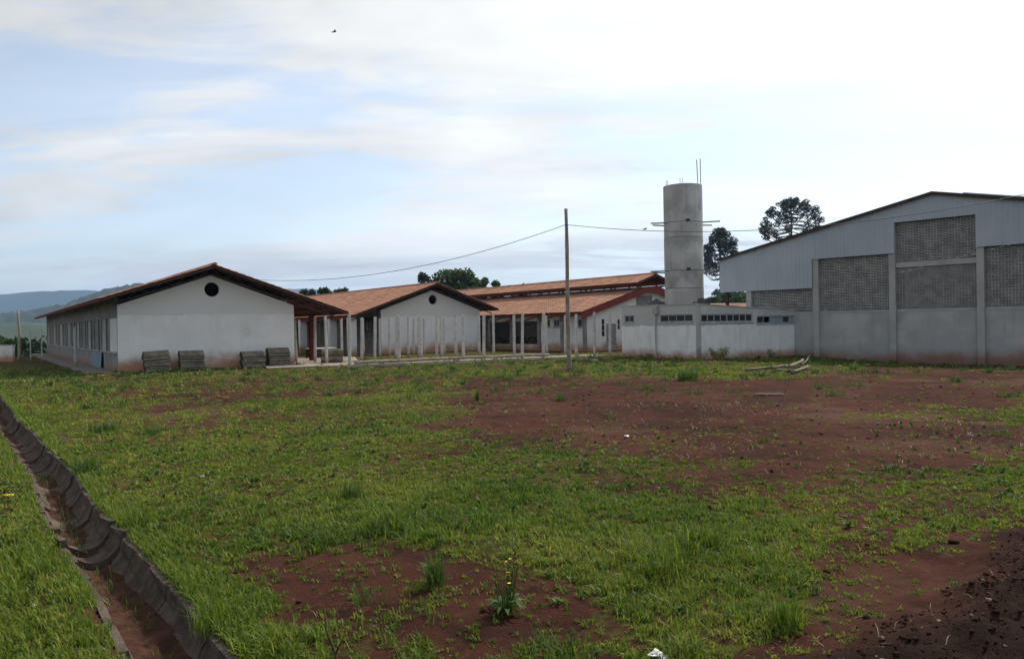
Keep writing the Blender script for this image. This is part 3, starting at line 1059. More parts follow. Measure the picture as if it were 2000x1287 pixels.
# ------------------------------------------------------------------ utility block
tu = thing('utility_building', 'low flat-roofed white block with strip windows in front of the water tower', 'building', PU, TU)
LU, DU = 7.05, 5.7
rw = [(0.17, 3.48, 1.72, 2.09), (3.78, 6.96, 1.62, 1.98)]
lw = [(0.36, 2.66, 1.76, 2.11), (4.68, 5.45, 1.80, 2.14)]


def uz(a):
    return 2.55 - 0.050 * a


MB().plate([(0, -0.15), (LU, -0.15), (LU, uz(LU)), (0, uz(0))], [rect(*w) for w in rw], 0.15, lambda a, b, d: (a, d, b)).build('front_wall', M['plaster_util'], tu, fix=True)
MB().plate([(0.153, -0.15), (DU, -0.15), (DU, 2.62), (0.153, uz(0))], [rect(*w) for w in lw], 0.15, lambda a, b, d: (d, a, b)).build('side_wall', M['plaster_util'], tu, fix=True)
MB().box(0.153, LU - 0.153, DU - 0.15, DU, -0.15, 2.4).build('back_wall', M['plaster_util'], tu)
MB().box(LU - 0.15, LU, 0.153, DU, -0.15, uz(LU) - 0.01).build('side_wall', M['plaster_util'], tu)
MB().box(0.153, LU - 0.153, 0.153, DU - 0.153, 2.16, 2.24).build('roof_slab', M['concrete'], tu)
mb = MB()
mb.beam((-0.03, 0.075, uz(0) + 0.022), (LU + 0.03, 0.075, uz(LU) + 0.022), 0.21, 0.045)
mb.build('coping', M['concrete'], tu)
MB().beam((0.075, 0.185, uz(0) + 0.022), (0.075, DU + 0.02, 2.645), 0.21, 0.045).build('coping', M['concrete'], tu)
window(tu, 'x', rw[0][0] + 0.002, rw[0][1] - 0.002, rw[0][2] + 0.002, rw[0][3] - 0.002, 8, frame=M['frame'])
window(tu, 'x', rw[1][0] + 0.002, rw[1][1] - 0.002, rw[1][2] + 0.002, rw[1][3] - 0.002, 7, frame=M['frame_blue'], blanks=(2, 3, 5), open_pane=(1, 6))
window(tu, 'y', lw[0][0] + 0.002, lw[0][1] - 0.002, lw[0][2] + 0.002, lw[0][3] - 0.002, 4, frame=M['frame_blue'])
window(tu, 'y', lw[1][0] + 0.002, lw[1][1] - 0.002, lw[1][2] + 0.002, lw[1][3] - 0.002, 2, frame=M['frame_blue'])
for w in rw:
    MB().box(w[0] - 0.04, w[1] + 0.04, -0.035, -0.002, w[2] - 0.06, w[2] - 0.003).build('window_sill', M['concrete'], tu)
for w in lw:
    MB().box(-0.035, -0.002, w[0] - 0.04, w[1] + 0.04, w[2] - 0.06, w[2] - 0.003).build('window_sill', M['concrete'], tu)
MB().box(-0.015, 0.15, -0.015, 0.148, -0.15, 2.50).build('corner_column', M['gym_conc'], tu)
bx = MB().box(-0.16, -0.003, 2.72, 3.06, 2.16, 2.58).build('gutter_box', M['concrete'], tu)
MB().tube([(-0.08, 2.9, 2.16), (-0.08, 2.9, 0.02)], 0.035, 8).build('downpipe', M['concrete'], tu)


def tarp(label, lx, ly, wx, wy, h):
    p = PU + Vector((math.cos(TU), math.sin(TU), 0)) * lx + Vector((-math.sin(TU), math.cos(TU), 0)) * ly
    n = 9
    vs, fs = [], []
    for i in range(n):
        for j in range(n):
            a, b = i / (n - 1) - 0.5, j / (n - 1) - 0.5
            hh = h * max(0, 1 - (2 * a) ** 2) * max(0, 1 - (2 * b) ** 2) * (0.6 + 0.8 * rnd.random())
            vs.append((a * wx, b * wy, hh + 0.012))
    for i in range(n - 1):
        for j in range(n - 1):
            fs.append((i * n + j, (i + 1) * n + j, (i + 1) * n + j + 1, i * n + j + 1))
    o = MB().add(vs, fs).build('plastic_sheet', M['tarp'])
    o.location = (p.x, p.y, 2.24)
    o.rotation_euler = (0, 0, TU)
    sm = o.modifiers.new('thick', 'SOLIDIFY'); sm.thickness = 0.01; sm.offset = 1
    tag(o, label, 'tarp', 'black plastic on the flat roof')


tarp('crumpled black plastic on the flat roof, left of the water tower', 1.2, 4.3, 1.6, 1.4, 0.62)
tarp('crumpled black plastic on the flat roof, right of centre before the water tower', 2.6, 2.6, 1.5, 1.2, 0.55)

# ------------------------------------------------------------------ water tower
TP = far(1337, 600, 43.6)
tw = thing('water_tower', 'tall round bare concrete water tower behind the low white block', 'tower', (TP.x, TP.y, -0.1))
RT, HT = 1.075, 9.55


def ring_shell(r, z0, z1, n=56, th=0.09, wob=0.0):
    vs, fs = [], []
    for z in (z0, z1):
        for rr in (r, r - th):
            for k in range(n):
                a = 2 * math.pi * k / n
                vs.append((rr * math.cos(a), rr * math.sin(a), z))
    for k in range(n):
        j = (k + 1) % n
        fs += [(k, j, 2 * n + j, 2 * n + k), (n + j, n + k, 3 * n + k, 3 * n + j), (2 * n + k, 2 * n + j, 3 * n + j, 3 * n + k), (k, n + k, n + j, j)]
    return MB().add(vs, fs)


M['tower'] = surf('stained tower concrete', (0.34, 0.33, 0.305), (0.45, 0.44, 0.41), 0.9, 0.95, 0.4, 30, c3=(0.20, 0.195, 0.18), streak=(0.22, 0.215, 0.20), contrast=(0.4, 0.62))
zc = [0.0, 2.35, 3.75, 4.75, 6.60, 7.45, HT]
offs = [0.0, 0.012, 0.0, 0.014, 0.004, 0.012]
for i in range(6):
    ring_shell(RT + offs[i] * 0.8, zc[i] + 0.012, zc[i + 1] - 0.012).build('ring_segment', M['tower'], tw, fix=True)
MB().tube([(0, 0, HT - 0.35), (0, 0, HT - 0.25)], RT - 0.1, 32).build('cover_slab', M['tower'], tw)
for z, ln in ((4.75, 1.9), (7.45, 1.75)):
    for s in (-1, 1):
        for dy, dz, ex in ((-0.38, 0.0, 0.0), (0.42, -0.06, -0.25)):
            x0 = s * math.sqrt(RT ** 2 - dy ** 2) * 0.97
            MB().beam((x0, dy, z + dz), (s * (RT + ln * 0.48 + ex + (0.05 if s > 0 else 0)), dy - 0.1, z + dz + s * 0.03 * (1 if dy < 0 else -1)), 0.07, 0.07).build('putlog', M['wood_pole'], tw)
    a = R(-88)
    MB().box(-0.09, 0.12, -RT - 0.03, -RT + 0.02, z - 0.03, z + 0.12).build('putlog_hole', M['dark_steel'], tw)
for ang, h, ls in ((-28, 1.45, 0.0), (-48, 1.32, -0.05), (195, 0.30, 0.02), (204, 0.26, 0.02), (-110, 0.30, 0), (-103, 0.28, 0)):
    a = R(ang)
    MB().tube([((RT - 0.05) * math.cos(a), (RT - 0.05) * math.sin(a), HT - 0.05), ((RT - 0.05) * math.cos(a) + ls, (RT - 0.05) * math.sin(a), HT + h)], 0.022 if h > 1 else 0.014, 6).build('rebar', M['rebar'], tw)

# ------------------------------------------------------------------ gymnasium
tg = thing('gymnasium', 'big gymnasium with grey metal gable, breeze-block panels and concrete columns', 'building', PG, TG)
SB = 3.53
ZB = 2.15 + 0.28                       # top of the solid wall (local)
dz = 0.28


def gtop(x):
    return 7.22 + dz - 0.208 * abs(x - 2.5 * SB)


cols = [SB * i for i in range(6)]
LG = 24.0
tops = [3.30, 4.70, 6.08, 4.70, 3.30]
for gy0, front in ((0.0, True), (LG, False)):
    for i, cx in enumerate(cols):
        nt_ = max(tops[max(0, i - 1)], tops[min(4, i)]) + dz
        MB().box(cx - 0.14, cx + 0.14, gy0 - (0.06 if front else 0.0), gy0 + 0.28, -0.6, nt_ + 0.02).build('column', M['gym_conc'], tg)
    for i in range(5):
        x0, x1 = cols[i] + 0.143, cols[i + 1] - 0.143
        MB().box(x0, x1, gy0 + 0.06, gy0 + 0.21, -0.6, ZB if front else tops[i] + dz).build('wall_panel', M['gym_wall'], tg)  # rear bays filled in solid so the screen holes stay dark
        if front:
            MB().box(x0, x1, gy0 + 0.045, gy0 + 0.058, ZB - 0.11, ZB).build('band', M['gym_conc'], tg)
    MB().box(cols[2] + 0.143, cols[3] - 0.143, gy0 + 0.02, gy0 + 0.26, 4.04 + dz, 4.26 + dz).build('beam', M['gym_conc'], tg)

# breeze-block screens: every bay a lattice of square-holed blocks


def screen(x0, x1, z0, z1):
    mb = MB()
    ph, pv = 0.074, 0.118
    n = round((z1 - z0) / ph)
    for i in range(n + 1):
        z = z0 + (z1 - z0) * i / n
        t = 0.017 if i % 2 else 0.021
        mb.box(x0, x1, 0.085, 0.165, max(z - t, z0 + 0.001), min(z + t, z1 - 0.001))
    m_ = round((x1 - x0) / pv)
    for j in range(m_ + 1):
        x = x0 + (x1 - x0) * j / m_
        t = 0.020 if j % 2 else 0.028
        t *= 0.62
        mb.box(max(x - t, x0 + 0.001), min(x + t, x1 - 0.001), 0.112, 0.150, z0 + 0.002, z1 - 0.002)
    o = mb.build('breeze_block_screen', M['breeze'], tg)
    o['kind'] = 'stuff'
    return o


for i in range(5):
    x0, x1 = cols[i] + 0.143, cols[i + 1] - 0.143
    if i == 2:
        screen(x0, x1, ZB + 0.003, 4.037 + dz)
        screen(x0, x1, 4.263 + dz, tops[i] + dz - 0.003)
    else:
        screen(x0, x1, ZB + 0.003, tops[i] + dz - 0.003)


def cladding(y, thick, name='cladding'):
    """ribbed metal sheets between the stepped lower edge and the rake; one sheet per bay strip"""
    edges = [-1.62] + [cols[0]] + cols[1:5] + [cols[5], cols[5] + 1.62]
    lows = [3.30 + dz] + [t + dz for t in tops] + [3.30 + dz]
    xs_ = [edges[0], cols[1] - 0.14, cols[2] + 0.14, cols[3] - 0.14, cols[4] + 0.14, edges[-1]]
    lw_ = [3.30, 4.70, 6.08, 4.70, 3.30]
    for i in range(5):
        a, b, lo = xs_[i], xs_[i + 1], lw_[i] + dz
        pitch = 0.20
        prof = []
        x = a
        while x < b - 1e-6:
            for dx_, h in ((0, 0), (0.12, 0), (0.14, 0.012), (0.18, 0.012)):
                if x + dx_ < b:
                    prof.append((x + dx_, h))
            x += pitch
        prof.append((b, 0))
        xm = 2.5 * SB
        if a < xm < b and not any(abs(p[0] - xm) < 1e-3 for p in prof):
            prof.append((xm, 0.0)); prof.sort()
        vs, fs = [], []
        for px_, h in prof:
            vs += [(px_, y - h - 0.01, lo), (px_, y - h - 0.01, gtop(px_) - 0.05)]
        for k in range(len(prof) - 1):
            fs.append((2 * k, 2 * k + 2, 2 * k + 3, 2 * k + 1))
        o = MB().add(vs, fs).build(name, M['sheet'], tg)
        sm = o.modifiers.new('thick', 'SOLIDIFY'); sm.thickness = 0.012; sm.offset = -1


cladding(-0.10, 0.02)
# far gable: plain upper cladding above bays walled solid to darken the inside
vs = []
MB().plate([(-1.62, 3.2 + dz), (cols[1], 3.2 + dz), (cols[1], 4.7 + dz), (cols[2], 4.7 + dz), (cols[2], 6.0 + dz), (cols[3], 6.0 + dz), (cols[3], 4.7 + dz), (cols[4], 4.7 + dz), (cols[4], 3.2 + dz),
            (cols[5] + 1.62, 3.2 + dz), (cols[5] + 1.62, gtop(cols[5] + 1.62) - 0.06), (2.5 * SB, gtop(2.5 * SB) - 0.06), (-1.62, gtop(-1.62) - 0.06)], [], 0.03,
           lambda a, b, d: (a, LG + 0.3 + d, b)).build('cladding', M['sheet'], tg, fix=True)
for sx in (-1, 1):
    xe = 2.5 * SB + sx * (2.5 * SB + 1.72)
    x0_ = 2.5 * SB
    n = 60
    vs, fs = [], []
    mb = MB()
    q = [(x0_, -0.22, gtop(x0_) - 0.03), (xe, -0.22, gtop(xe) - 0.03), (xe, LG + 0.5, gtop(xe) - 0.03), (x0_, LG + 0.5, gtop(x0_) - 0.03)]
    q = q + [(p[0], p[1], p[2] + 0.03) for p in q]
    mb.add(q, [(0, 3, 2, 1), (4, 5, 6, 7), (0, 1, 5, 4), (1, 2, 6, 5), (2, 3, 7, 6), (3, 0, 4, 7)])
    mb.build('roof_slope', M['sheet_roof'], tg, fix=True)
    MB().beam((x0_ - sx * 0.02, -0.25, gtop(x0_) - 0.015), (xe, -0.25, gtop(xe) - 0.015), 0.05, 0.13).build('rake_trim', M['dark_steel'], tg)
    y = 0.5
    while y < LG:
        MB().beam((x0_, y + 0.2, gtop(x0_) - 0.2), (xe - sx * 0.2, y + 0.2, gtop(xe) - 0.16), 0.12, 0.28).build('roof_beam', M['dark_steel'], tg)
        y += 4.7
    for j in range(5):
        y = 0.35 + j * 5.8
        xx = -1.5 if sx < 0 else cols[5] + 1.5
        MB().box(xx - 0.07, xx + 0.07, y, y + 0.14, -0.6, gtop(xx) - 0.2).build('steel_post', M['dark_steel'], tg)
MB().box(cols[5] + 1.3, cols[5] + 1.42, 0.5, LG, -0.5, 5.5).build('side_wall', M['gym_wall'], tg)  # raised to the eaves to shut out daylight
MB().box(-0.2, -0.05, 0.6, LG - 0.2, -0.5, 5.35).build('side_wall', M['gym_wall'], tg)  # wall added along the open side to keep the hall dark
MB().box(-1.6, cols[5] + 1.6, 0.3, LG - 0.05, -0.5, 0.05).build('floor_slab', M['floor'], tg)
# translucent-lap strip: brighter roof sheets stand a little proud at the right of the ridge
MB().beam((2.5 * SB + 1.2, -0.20, gtop(2.5 * SB + 1.2) + 0.07), (cols[5], -0.20, gtop(cols[5]) + 0.07), 0.06, 0.05).build('roof_flashing', M['sheet_roof'], tg)

# ------------------------------------------------------------------ distant house with a tiled roof, behind the utility block
hp = far(1432, 600, 62)
th_ = thing('small_house', 'small house with orange tiled roof glimpsed between water tower and gymnasium', 'house', (hp.x, hp.y, 0), R(10))
MB().box(-4, 4, 0, 6, -0.2, 2.28).build('wall', M['plaster2'], th_)
v, f = tile_slope(3.0, 3.30, -0.5, 2.30, -4.4, 4.4)
v2 = v[:, [1, 0, 2]]
np_mesh('roof_slope', v2, f[:, ::-1], M['tile'], th_)
v, f = tile_slope(3.0, 3.30, 6.5, 2.30, -4.4, 4.4)
np_mesh('roof_slope', v[:, [1, 0, 2]], f[:, ::-1], M['tile'], th_)

# ------------------------------------------------------------------ yard paving
K0, K1 = site(690, 719), site(1207, 696.5)
kd = (K1 - K0).normalized()
kn = Vector((-kd.y, kd.x, 0))
kl = (K1 - K0).length


def quad_slab(name, mat, pts, z0, z1):
    n = len(pts)
    vs = [(p[0], p[1], z0) for p in pts] + [(p[0], p[1], z1) for p in pts]
    o = MB().add(vs, [tuple(range(n))[::-1], tuple(range(n, 2 * n))] + [(i, (i + 1) % n, (i + 1) % n + n, i + n) for i in range(n)]).build(name, mat, fix=True)
    return tag(o, kind='structure')


def yp(a, b):
    return K0 + kd * a + kn * b


quad_slab('kerb', M['slab'], [yp(-0.3, -0.12), yp(kl, -0.12), yp(kl, 0.03), yp(-0.3, 0.03)], -0.1, 0.085)
pav = quad_slab('pavement', M['slab'], [yp(-3.2, 2.0), yp(kl, 1.0), yp(kl, 2.6), yp(5.0, 3.9), yp(-2.5, 6.5)], -0.08, 0.062)
quad_slab('path', M['slab'], [yp(-1.5, 7.2), yp(2.2, 5.9), yp(4.0, 12.0), yp(1.0, 13.2)], -0.08, 0.058)

# ------------------------------------------------------------------ concrete posts
POSTS = [(578.6, 708), (615.4, 709), (638.3, 711.7), (667.8, 703.5), (683.3, 718.7), (706.3, 706), (710.7, 694), (731.9, 706.6), (741.9, 695.6), (761, 696.9),
         (773.8, 704), (780.2, 710.5), (797.9, 698), (807.9, 692.3), (819.3, 702.2), (823.5, 704.7), (828.7, 691), (853, 701.4), (863.5, 702), (868, 694), (891, 700),
         (905.4, 704), (936, 696.9), (944.8, 703.4), (964.5, 696.6), (1004.8, 696.9), (1019.8, 703.6), (1061.1, 702.9), (1068.4, 693.8), (1103.8, 693.8),
         (1125.5, 697.3), (1161.5, 697.3), (1191.6, 696.6)]
pm = []
for k in range(5):
    mb = MB()
    wv = rnd.uniform(0.059, 0.066)
    vs = []
    for z, w in ((-0.35, wv), (2.28, wv * 0.94), (2.30, wv * 0.80)):
        c = 0.016
        for a, b in ((-w, -w + c), (-w + c, -w), (w - c, -w), (w, -w + c), (w, w - c), (w - c, w), (-w + c, w), (-w, w - c)):
            vs.append((a, b, z))
    fs = []
    for l in range(2):
        for i in range(8):
            fs.append((l * 8 + i, l * 8 + (i + 1) % 8, (l + 1) * 8 + (i + 1) % 8, (l + 1) * 8 + i))
    fs.append(tuple(range(16, 24)))
    me = bpy.data.meshes.new('concrete_post')
    me.from_pydata(vs + [], [], fs)
    me.materials.append(M['post'])
    pm.append(me)
for k, (px, py) in enumerate(POSTS):
    p = site(px, py)
    o = bpy.data.objects.new('concrete_post', pm[k % 5])
    COL.objects.link(o)
    o.location = (p.x, p.y, 0)
    o.scale = (1, 1, rnd.uniform(0.985, 1.03))
    o.rotation_euler = (R(rnd.uniform(-1.3, 1.3)), R(rnd.uniform(-1.3, 1.3)), TH + R(rnd.uniform(-4, 4)))
    tag(o, 'bare concrete post in the school yard, %s from the left of the thirty-three' % ORD[k + 1], 'post', 'concrete posts standing in the yard')
# three posts left of the near block
for px, py, h, lab in ((148, 717.5, 2.06, 'lone concrete post beside the left wall of the nearest block'), (82, 706, 2.0, 'thin concrete post at the far left corner of the nearest block'),
                       (60, 706, 1.95, 'thin grey post farthest left beyond the nearest block')):
    p = site(px, py)
    o = bpy.data.objects.new('concrete_post', pm[1])
    COL.objects.link(o)
    o.location = (p.x, p.y, 0)
    o.scale = (1, 1, h / 2.3) if px > 100 else (0.55, 0.55, h / 2.3)
    o.rotation_euler = (0, 0, TH)
    tag(o, lab, 'post')

# ------------------------------------------------------------------ things lying about the near block
def half_pipe(L, r, th, n=12, taper=0.0):
    """inverted half-round channel along x, open side down"""
    vs, fs = [], []
    for x in (0, L):
        for rr in (r, r - th):
            for k in range(n + 1):
                a = math.pi * k / n
                vs.append((x, rr * math.cos(a) * (1 + 0.16 * (1 - math.sin(a)) ** 2), rr * math.sin(a)))
    m = n + 1
    for k in range(n):
        fs += [(k, k + 1, 2 * m + k + 1, 2 * m + k), (m + k + 1, m + k, 3 * m + k, 3 * m + k + 1), (k + 1, k, m + k, m + k + 1), (2 * m + k, 2 * m + k + 1, 3 * m + k + 1, 3 * m + k)]
    fs += [(0, 2 * m, 3 * m, m), (n, m + n, 3 * m + n, 2 * m + n)]
    return MB().add(vs, fs)


hp_mesh = half_pipe(1.0, 0.24, 0.04)
hp_me = None
for si, (x, y, n, lx, where) in enumerate(((0.95, -0.62, 6, 1.0, 'leftmost stack by white gable wall'), (2.35, -0.55, 6, 1.0, 'second stack from left by white gable wall'),
                                           (5.02, -0.5, 5, 1.0, 'third stack from left by white gable wall'), (6.25, -0.45, 6, 1.0, 'rightmost stack by white gable wall'))):
    for k in range(n):
        if hp_me is None:
            o = hp_mesh.build('concrete_channel', M['pipe'], smooth=False, fix=True)
            hp_me = o.data
        else:
            o = bpy.data.objects.new('concrete_channel', hp_me)
            COL.objects.link(o)
        p = P1 + U1 * (x + (-0.020 * k if si == 0 else -0.005 * k) + rnd.uniform(-0.03, 0.03)) + V1 * (y + rnd.uniform(-0.02, 0.02))
        o.location = (p.x, p.y, 0.03 + 0.122 * k)
        o.rotation_euler = (R(rnd.uniform(-2, 2)), R(rnd.uniform(-0.8, 0.8)) - R(0.5 * k if si == 0 else 0.0), TH1 + R(rnd.uniform(-2, 2)))
        pos = 'topmost' if k == n - 1 else 'lowest' if k == 0 else ORD[k + 1] + ' from the bottom'
        tag(o, 'half-round channel, %s, %s' % (pos, where), 'drain channel', 'half-round channels stacked along the wall')

pp = site(627, 711)
for k, (dx, dy, z, lab) in enumerate(((0, 0, 0.19, 'lower round concrete pipe lying between the first posts'), (0.03, 0.05, 0.52, 'upper round concrete pipe lying on another between the posts'))):
    n = 20
    vs, fs = [], []
    for x in (0, 1.05):
        for rr in (0.17, 0.125):
            for i in range(n):
                a = 2 * math.pi * i / n
                vs.append((x, rr * math.cos(a), rr * math.sin(a)))
    for i in range(n):
        j = (i + 1) % n
        fs += [(i, j, 2 * n + j, 2 * n + i), (n + j, n + i, 3 * n + i, 3 * n + j), (j, i, n + i, n + j), (2 * n + i, 2 * n + j, 3 * n + j, 3 * n + i)]
    o = MB().add(vs, fs).build('concrete_pipe', M['pipe'], smooth=False, fix=True)
    o.location = (pp.x + dx, pp.y + dy, z + 0.03)
    o.rotation_euler = (0, 0, R(12))
    tag(o, lab, 'pipe', 'concrete pipes on the ground')

# blue sheet leaning on the left wall, low bench, white box under the right veranda
p = P1 + V1 * 4.6
o = MB().add([(-0.13, 0, 0.06), (-0.13, 3.4, 0.06), (-0.09, 3.4, 0.80), (-0.09, 0, 0.80), (-0.11, 0, 0.06), (-0.11, 3.4, 0.06), (-0.075, 3.4, 0.80), (-0.075, 0, 0.80)],
             [(0, 1, 2, 3), (7, 6, 5, 4), (0, 4, 5, 1), (1, 5, 6, 2), (2, 6, 7, 3), (3, 7, 4, 0)]).build('metal_sheet', M['sheet_blue'], fix=True)
o.location, o.rotation_euler = (p.x, p.y, 0), (0, 0, TH1)
tag(o, 'blue grey sheet leaning against the side wall of the nearest block', 'sheet')
p = site(588, 706)
bn = thing('plank_table', 'low dark table with a pale plank edge behind the first yard posts', 'table', (p.x, p.y + 3.0, 0.05), TH)
MB().box(-0.3, 1.3, 0, 0.7, 0.52, 0.58).build('table_top', M['board'], bn)
MB().box(-0.2, 1.2, 0.05, 0.65, 0.05, 0.515).build('cabinet', M['dark_wood'], bn)
for x, y in ((-0.28, 0.02), (1.22, 0.02), (-0.28, 0.62), (1.22, 0.62)):
    MB().box(x, x + 0.06, y, y + 0.06, 0, 0.517).build('leg', M['dark_wood'], bn)

# boundary wall and poles at the far left
p0_, p1_ = site(-160, 706.5), site(24.5, 706.0)
d_ = (p1_ - p0_)
wl = thing('boundary_wall', 'short white boundary wall at the left edge, soil-stained foot', 'wall', (p0_.x, p0_.y, 0), math.atan2(d_.y, d_.x))
MB().box(0, d_.length, 0, 0.18, -0.2, 1.02).build('wall_panel', M['plaster2'], wl)
MB().box(-0.03, d_.length + 0.03, -0.03, 0.21, 1.022, 1.07).build('coping', M['concrete'], wl)


def pole(label, base, top, r0, r1, name='wooden_pole', mat='wood_pole', n=9, cat='pole', crook=0.02):
    b, t = Vector(base), Vector(top)
    pts, rad = [], []
    for i in range(10):
        f = i / 9
        q = b.lerp(t, f)
        pts.append((q.x + crook * math.sin(f * 7 + b.x), q.y, q.z))
        rad.append(r0 + (r1 - r0) * f + rnd.uniform(-0.006, 0.006))
    o = MB().tube(pts, rad, n).build(name, M[mat], smooth=True)
    return tag(o, label, cat)


q = site(20, 704)
pole('grey wooden pole rising behind the white wall at the left edge', (q.x, q.y + 1.0, -0.2), (q.x - 0.05, q.y + 1.0, 3.35), 0.12, 0.07)
q = site(1112, 725)
tip = far(1105, 408, q.y)
pole_o = pole('tall leaning wooden utility pole in the middle of the yard', (q.x, q.y, -0.3), (tip.x, tip.y, tip.z), 0.085, 0.062, crook=0.014)


def cable(label, a, b, sag, name='power_cable', r=0.011):
    a, b = Vector(a), Vector(b)
    pts = []
    for i in range(41):
        f = i / 40
        q = a.lerp(b, f)
        q.z -= sag * 4 * f * (1 - f)
        pts.append(q)
    o = MB().tube(pts, r, 5).build(name, M['cable'])
    return tag(o, label, 'cable'), pts


hook = far(1105.5, 439, q.y - 0.09)
roof_end = P1 + U1 * 5.4 + V1 * 1.4 + Vector((0, 0, zr1(5.4) + 0.08))
cable('sagging cable from the wooden pole left to the roof of the nearest block', hook, roof_end, 0.78)
c2, cpts = cable('long cable from the wooden pole right across the tower and gymnasium', (hook.x, hook.y, hook.z), far(2150, 345, 23.0), 0.80)
MB_ins = MB().tube([(0, 0, 0), (0.0, -0.11, 0.0)], 0.025, 8)


def bird(label, loc, s=1.0, fly=False, rz=0.0):
    t = thing('bird', label, 'bird', loc, rz)
    vs, fs = [], []
    n, m = 8, 6
    prof = [(-0.11, 0.012), (-0.06, 0.02), (-0.02, 0.034), (0.03, 0.036), (0.06, 0.026), (0.08, 0.024), (0.10, 0.02), (0.115, 0.004)]
    mb = MB()
    zo = 0.05
    mb.tube([(x * s, 0, (zo + max(0, x) * 0.5) * s) for x, r in prof], [r * s for x, r in prof], 8)
    mb.build('body', M['bird'], t, smooth=True)
    MB().tube([(0.112 * s, 0, (zo + 0.056) * s), (0.135 * s, 0, (zo + 0.052) * s)], [0.007 * s, 0.001 * s], 5).build('beak', M['bird'], t)
    MB().beam((-0.09 * s, 0, (zo) * s), (-0.17 * s, 0, (zo - 0.03) * s), 0.03 * s, 0.008 * s).build('tail', M['bird'], t)
    if fly:
        for sy in (-1, 1):
            MB().add([(0.05 * s, sy * 0.02 * s, zo * s), (-0.04 * s, sy * 0.02 * s, zo * s), (-0.05 * s, sy * 0.16 * s, (zo + 0.06) * s), (0.03 * s, sy * 0.14 * s, (zo + 0.07) * s), (-0.06 * s, sy * 0.26 * s, (zo + 0.03) * s),
                      (0.05 * s, sy * 0.02 * s, (zo - 0.01) * s), (-0.04 * s, sy * 0.02 * s, (zo - 0.01) * s), (-0.05 * s, sy * 0.16 * s, (zo + 0.05) * s), (0.03 * s, sy * 0.14 * s, (zo + 0.06) * s), (-0.06 * s, sy * 0.26 * s, (zo + 0.02) * s)],
                     [(0, 1, 2, 3), (3, 2, 4), (8, 7, 6, 5), (9, 7, 8), (0, 3, 8, 5), (1, 6, 7, 2), (2, 7, 9, 4), (3, 4, 9, 8)]).build('wing', M['bird'], t)
    else:
        for sy in (-1, 1):
            MB().tube([(0, sy * 0.012 * s, 0.02 * s), (0, sy * 0.012 * s, -0.002 * s)], 0.004 * s, 5).build('leg', M['bird'], t)


def on_cable(px):
    best = min(cpts, key=lambda c: abs(c.x / c.y - (px - 1000) / FPX))
    return best


for px, lab in ((1266, 'small bird perched on the cable just left of the tower'), (1398, 'small bird perched on the cable just right of the tower')):
    c = on_cable(px)
    bird(lab, (c.x, c.y, c.z + 0.011), 0.75, False, R(20 if px < 1300 else 160))
bird('dark bird flying high in the pale sky above the blocks', far(653, 65, 40), 1.0, True, R(30))

# ------------------------------------------------------------------ logs and sticks on the ground


def log(label, a, b, r0, r1, name='log', mat='log', lift=0.0, wob=0.03, n=8, cat='log', group=None):
    a, b = Vector(a), Vector(b)
    pts, rad = [], []
    side = Vector((-(b - a).y, (b - a).x, 0)).normalized()
    k = max(5, int((b - a).length / 0.35))
    ph = rnd.uniform(0, 6)
    for i in range(k + 1):
        f = i / k
        q = a.lerp(b, f)
        r = r0 + (r1 - r0) * f
        q = q + side * wob * math.sin(ph + f * 8) + Vector((0, 0, wob * 0.4 * math.cos(ph + f * 11)))
        pts.append(q)
        rad.append(r * (0.72 if mat == 'log' else 1.0) * rnd.uniform(0.9, 1.1))
    o = MB().tube(pts, rad, n).build(name, M[mat], smooth=True)
    return tag(o, label, cat, group)


a, b = site(692, 714), site(880, 705)
log('long dark wooden pole lying along the kerb, left half', (a.x, a.y, 0.14), (b.x, b.y, 0.14), 0.075, 0.065, mat='wood_pole', wob=0.02)
a, b = site(868, 705.5), site(1072, 697.5)
log('long dark wooden pole lying along the kerb, right half', (a.x, a.y, 0.14), (b.x, b.y, 0.14), 0.075, 0.07, mat='wood_pole', wob=0.03)
G5 = 'peeled logs heaped before the gymnasium'


def gp3(px, py, z):
    s_ = site(px, py)
    return (s_.x, s_.y, gz_at(s_.x, s_.y) + z)


log('longest pale log, pointing left out of the heap before the gymnasium', gp3(1455, 727, 0.07), gp3(1512, 722, 0.10), 0.075, 0.05, group=G5)
log('crooked pale log in the middle of the heap before the gymnasium', gp3(1505, 724, 0.08), gp3(1540, 720, 0.12), 0.07, 0.06, wob=0.07, group=G5)
log('short pale log under the middle of the heap before the gymnasium', gp3(1516, 727, 0.06), gp3(1552, 729, 0.07), 0.075, 0.06, wob=0.05, group=G5)
log('thick pale log lying across the top of the heap before the gymnasium', gp3(1542, 727, 0.16), gp3(1570, 715, 0.22), 0.09, 0.075, wob=0.04, group=G5)
log('pale log at the right front of the heap before the gymnasium', gp3(1549, 731, 0.07), gp3(1578, 722, 0.09), 0.085, 0.07, wob=0.03, group=G5)
log('thin pale branch sticking up at the right end of the log heap', gp3(1566, 718, 0.10), gp3(1584, 709, 0.34), 0.04, 0.025, wob=0.04, group=G5)
log('short brown stick on bare red soil before the gymnasium', gp3(1474, 771, 0.03), gp3(1530, 772, 0.03), 0.028, 0.024, name='stick', mat='wood_pole', cat='stick', wob=0.01)

for i, (q0, q1, lab) in enumerate((((168, 738), (204, 735), 'orange brown plank on the ground at the near block corner, front one'), ((180, 734.5), (232, 731), 'orange brown plank on the ground at the near block corner, rear one'))):
    a, b = site(*q0), site(*q1)
    o = MB().beam((a.x, a.y, gz_at(a.x, a.y) + 0.045), (b.x, b.y, gz_at(b.x, b.y) + 0.05), 0.14, 0.035).build('plank', M['plank'])
    tag(o, lab, 'plank')

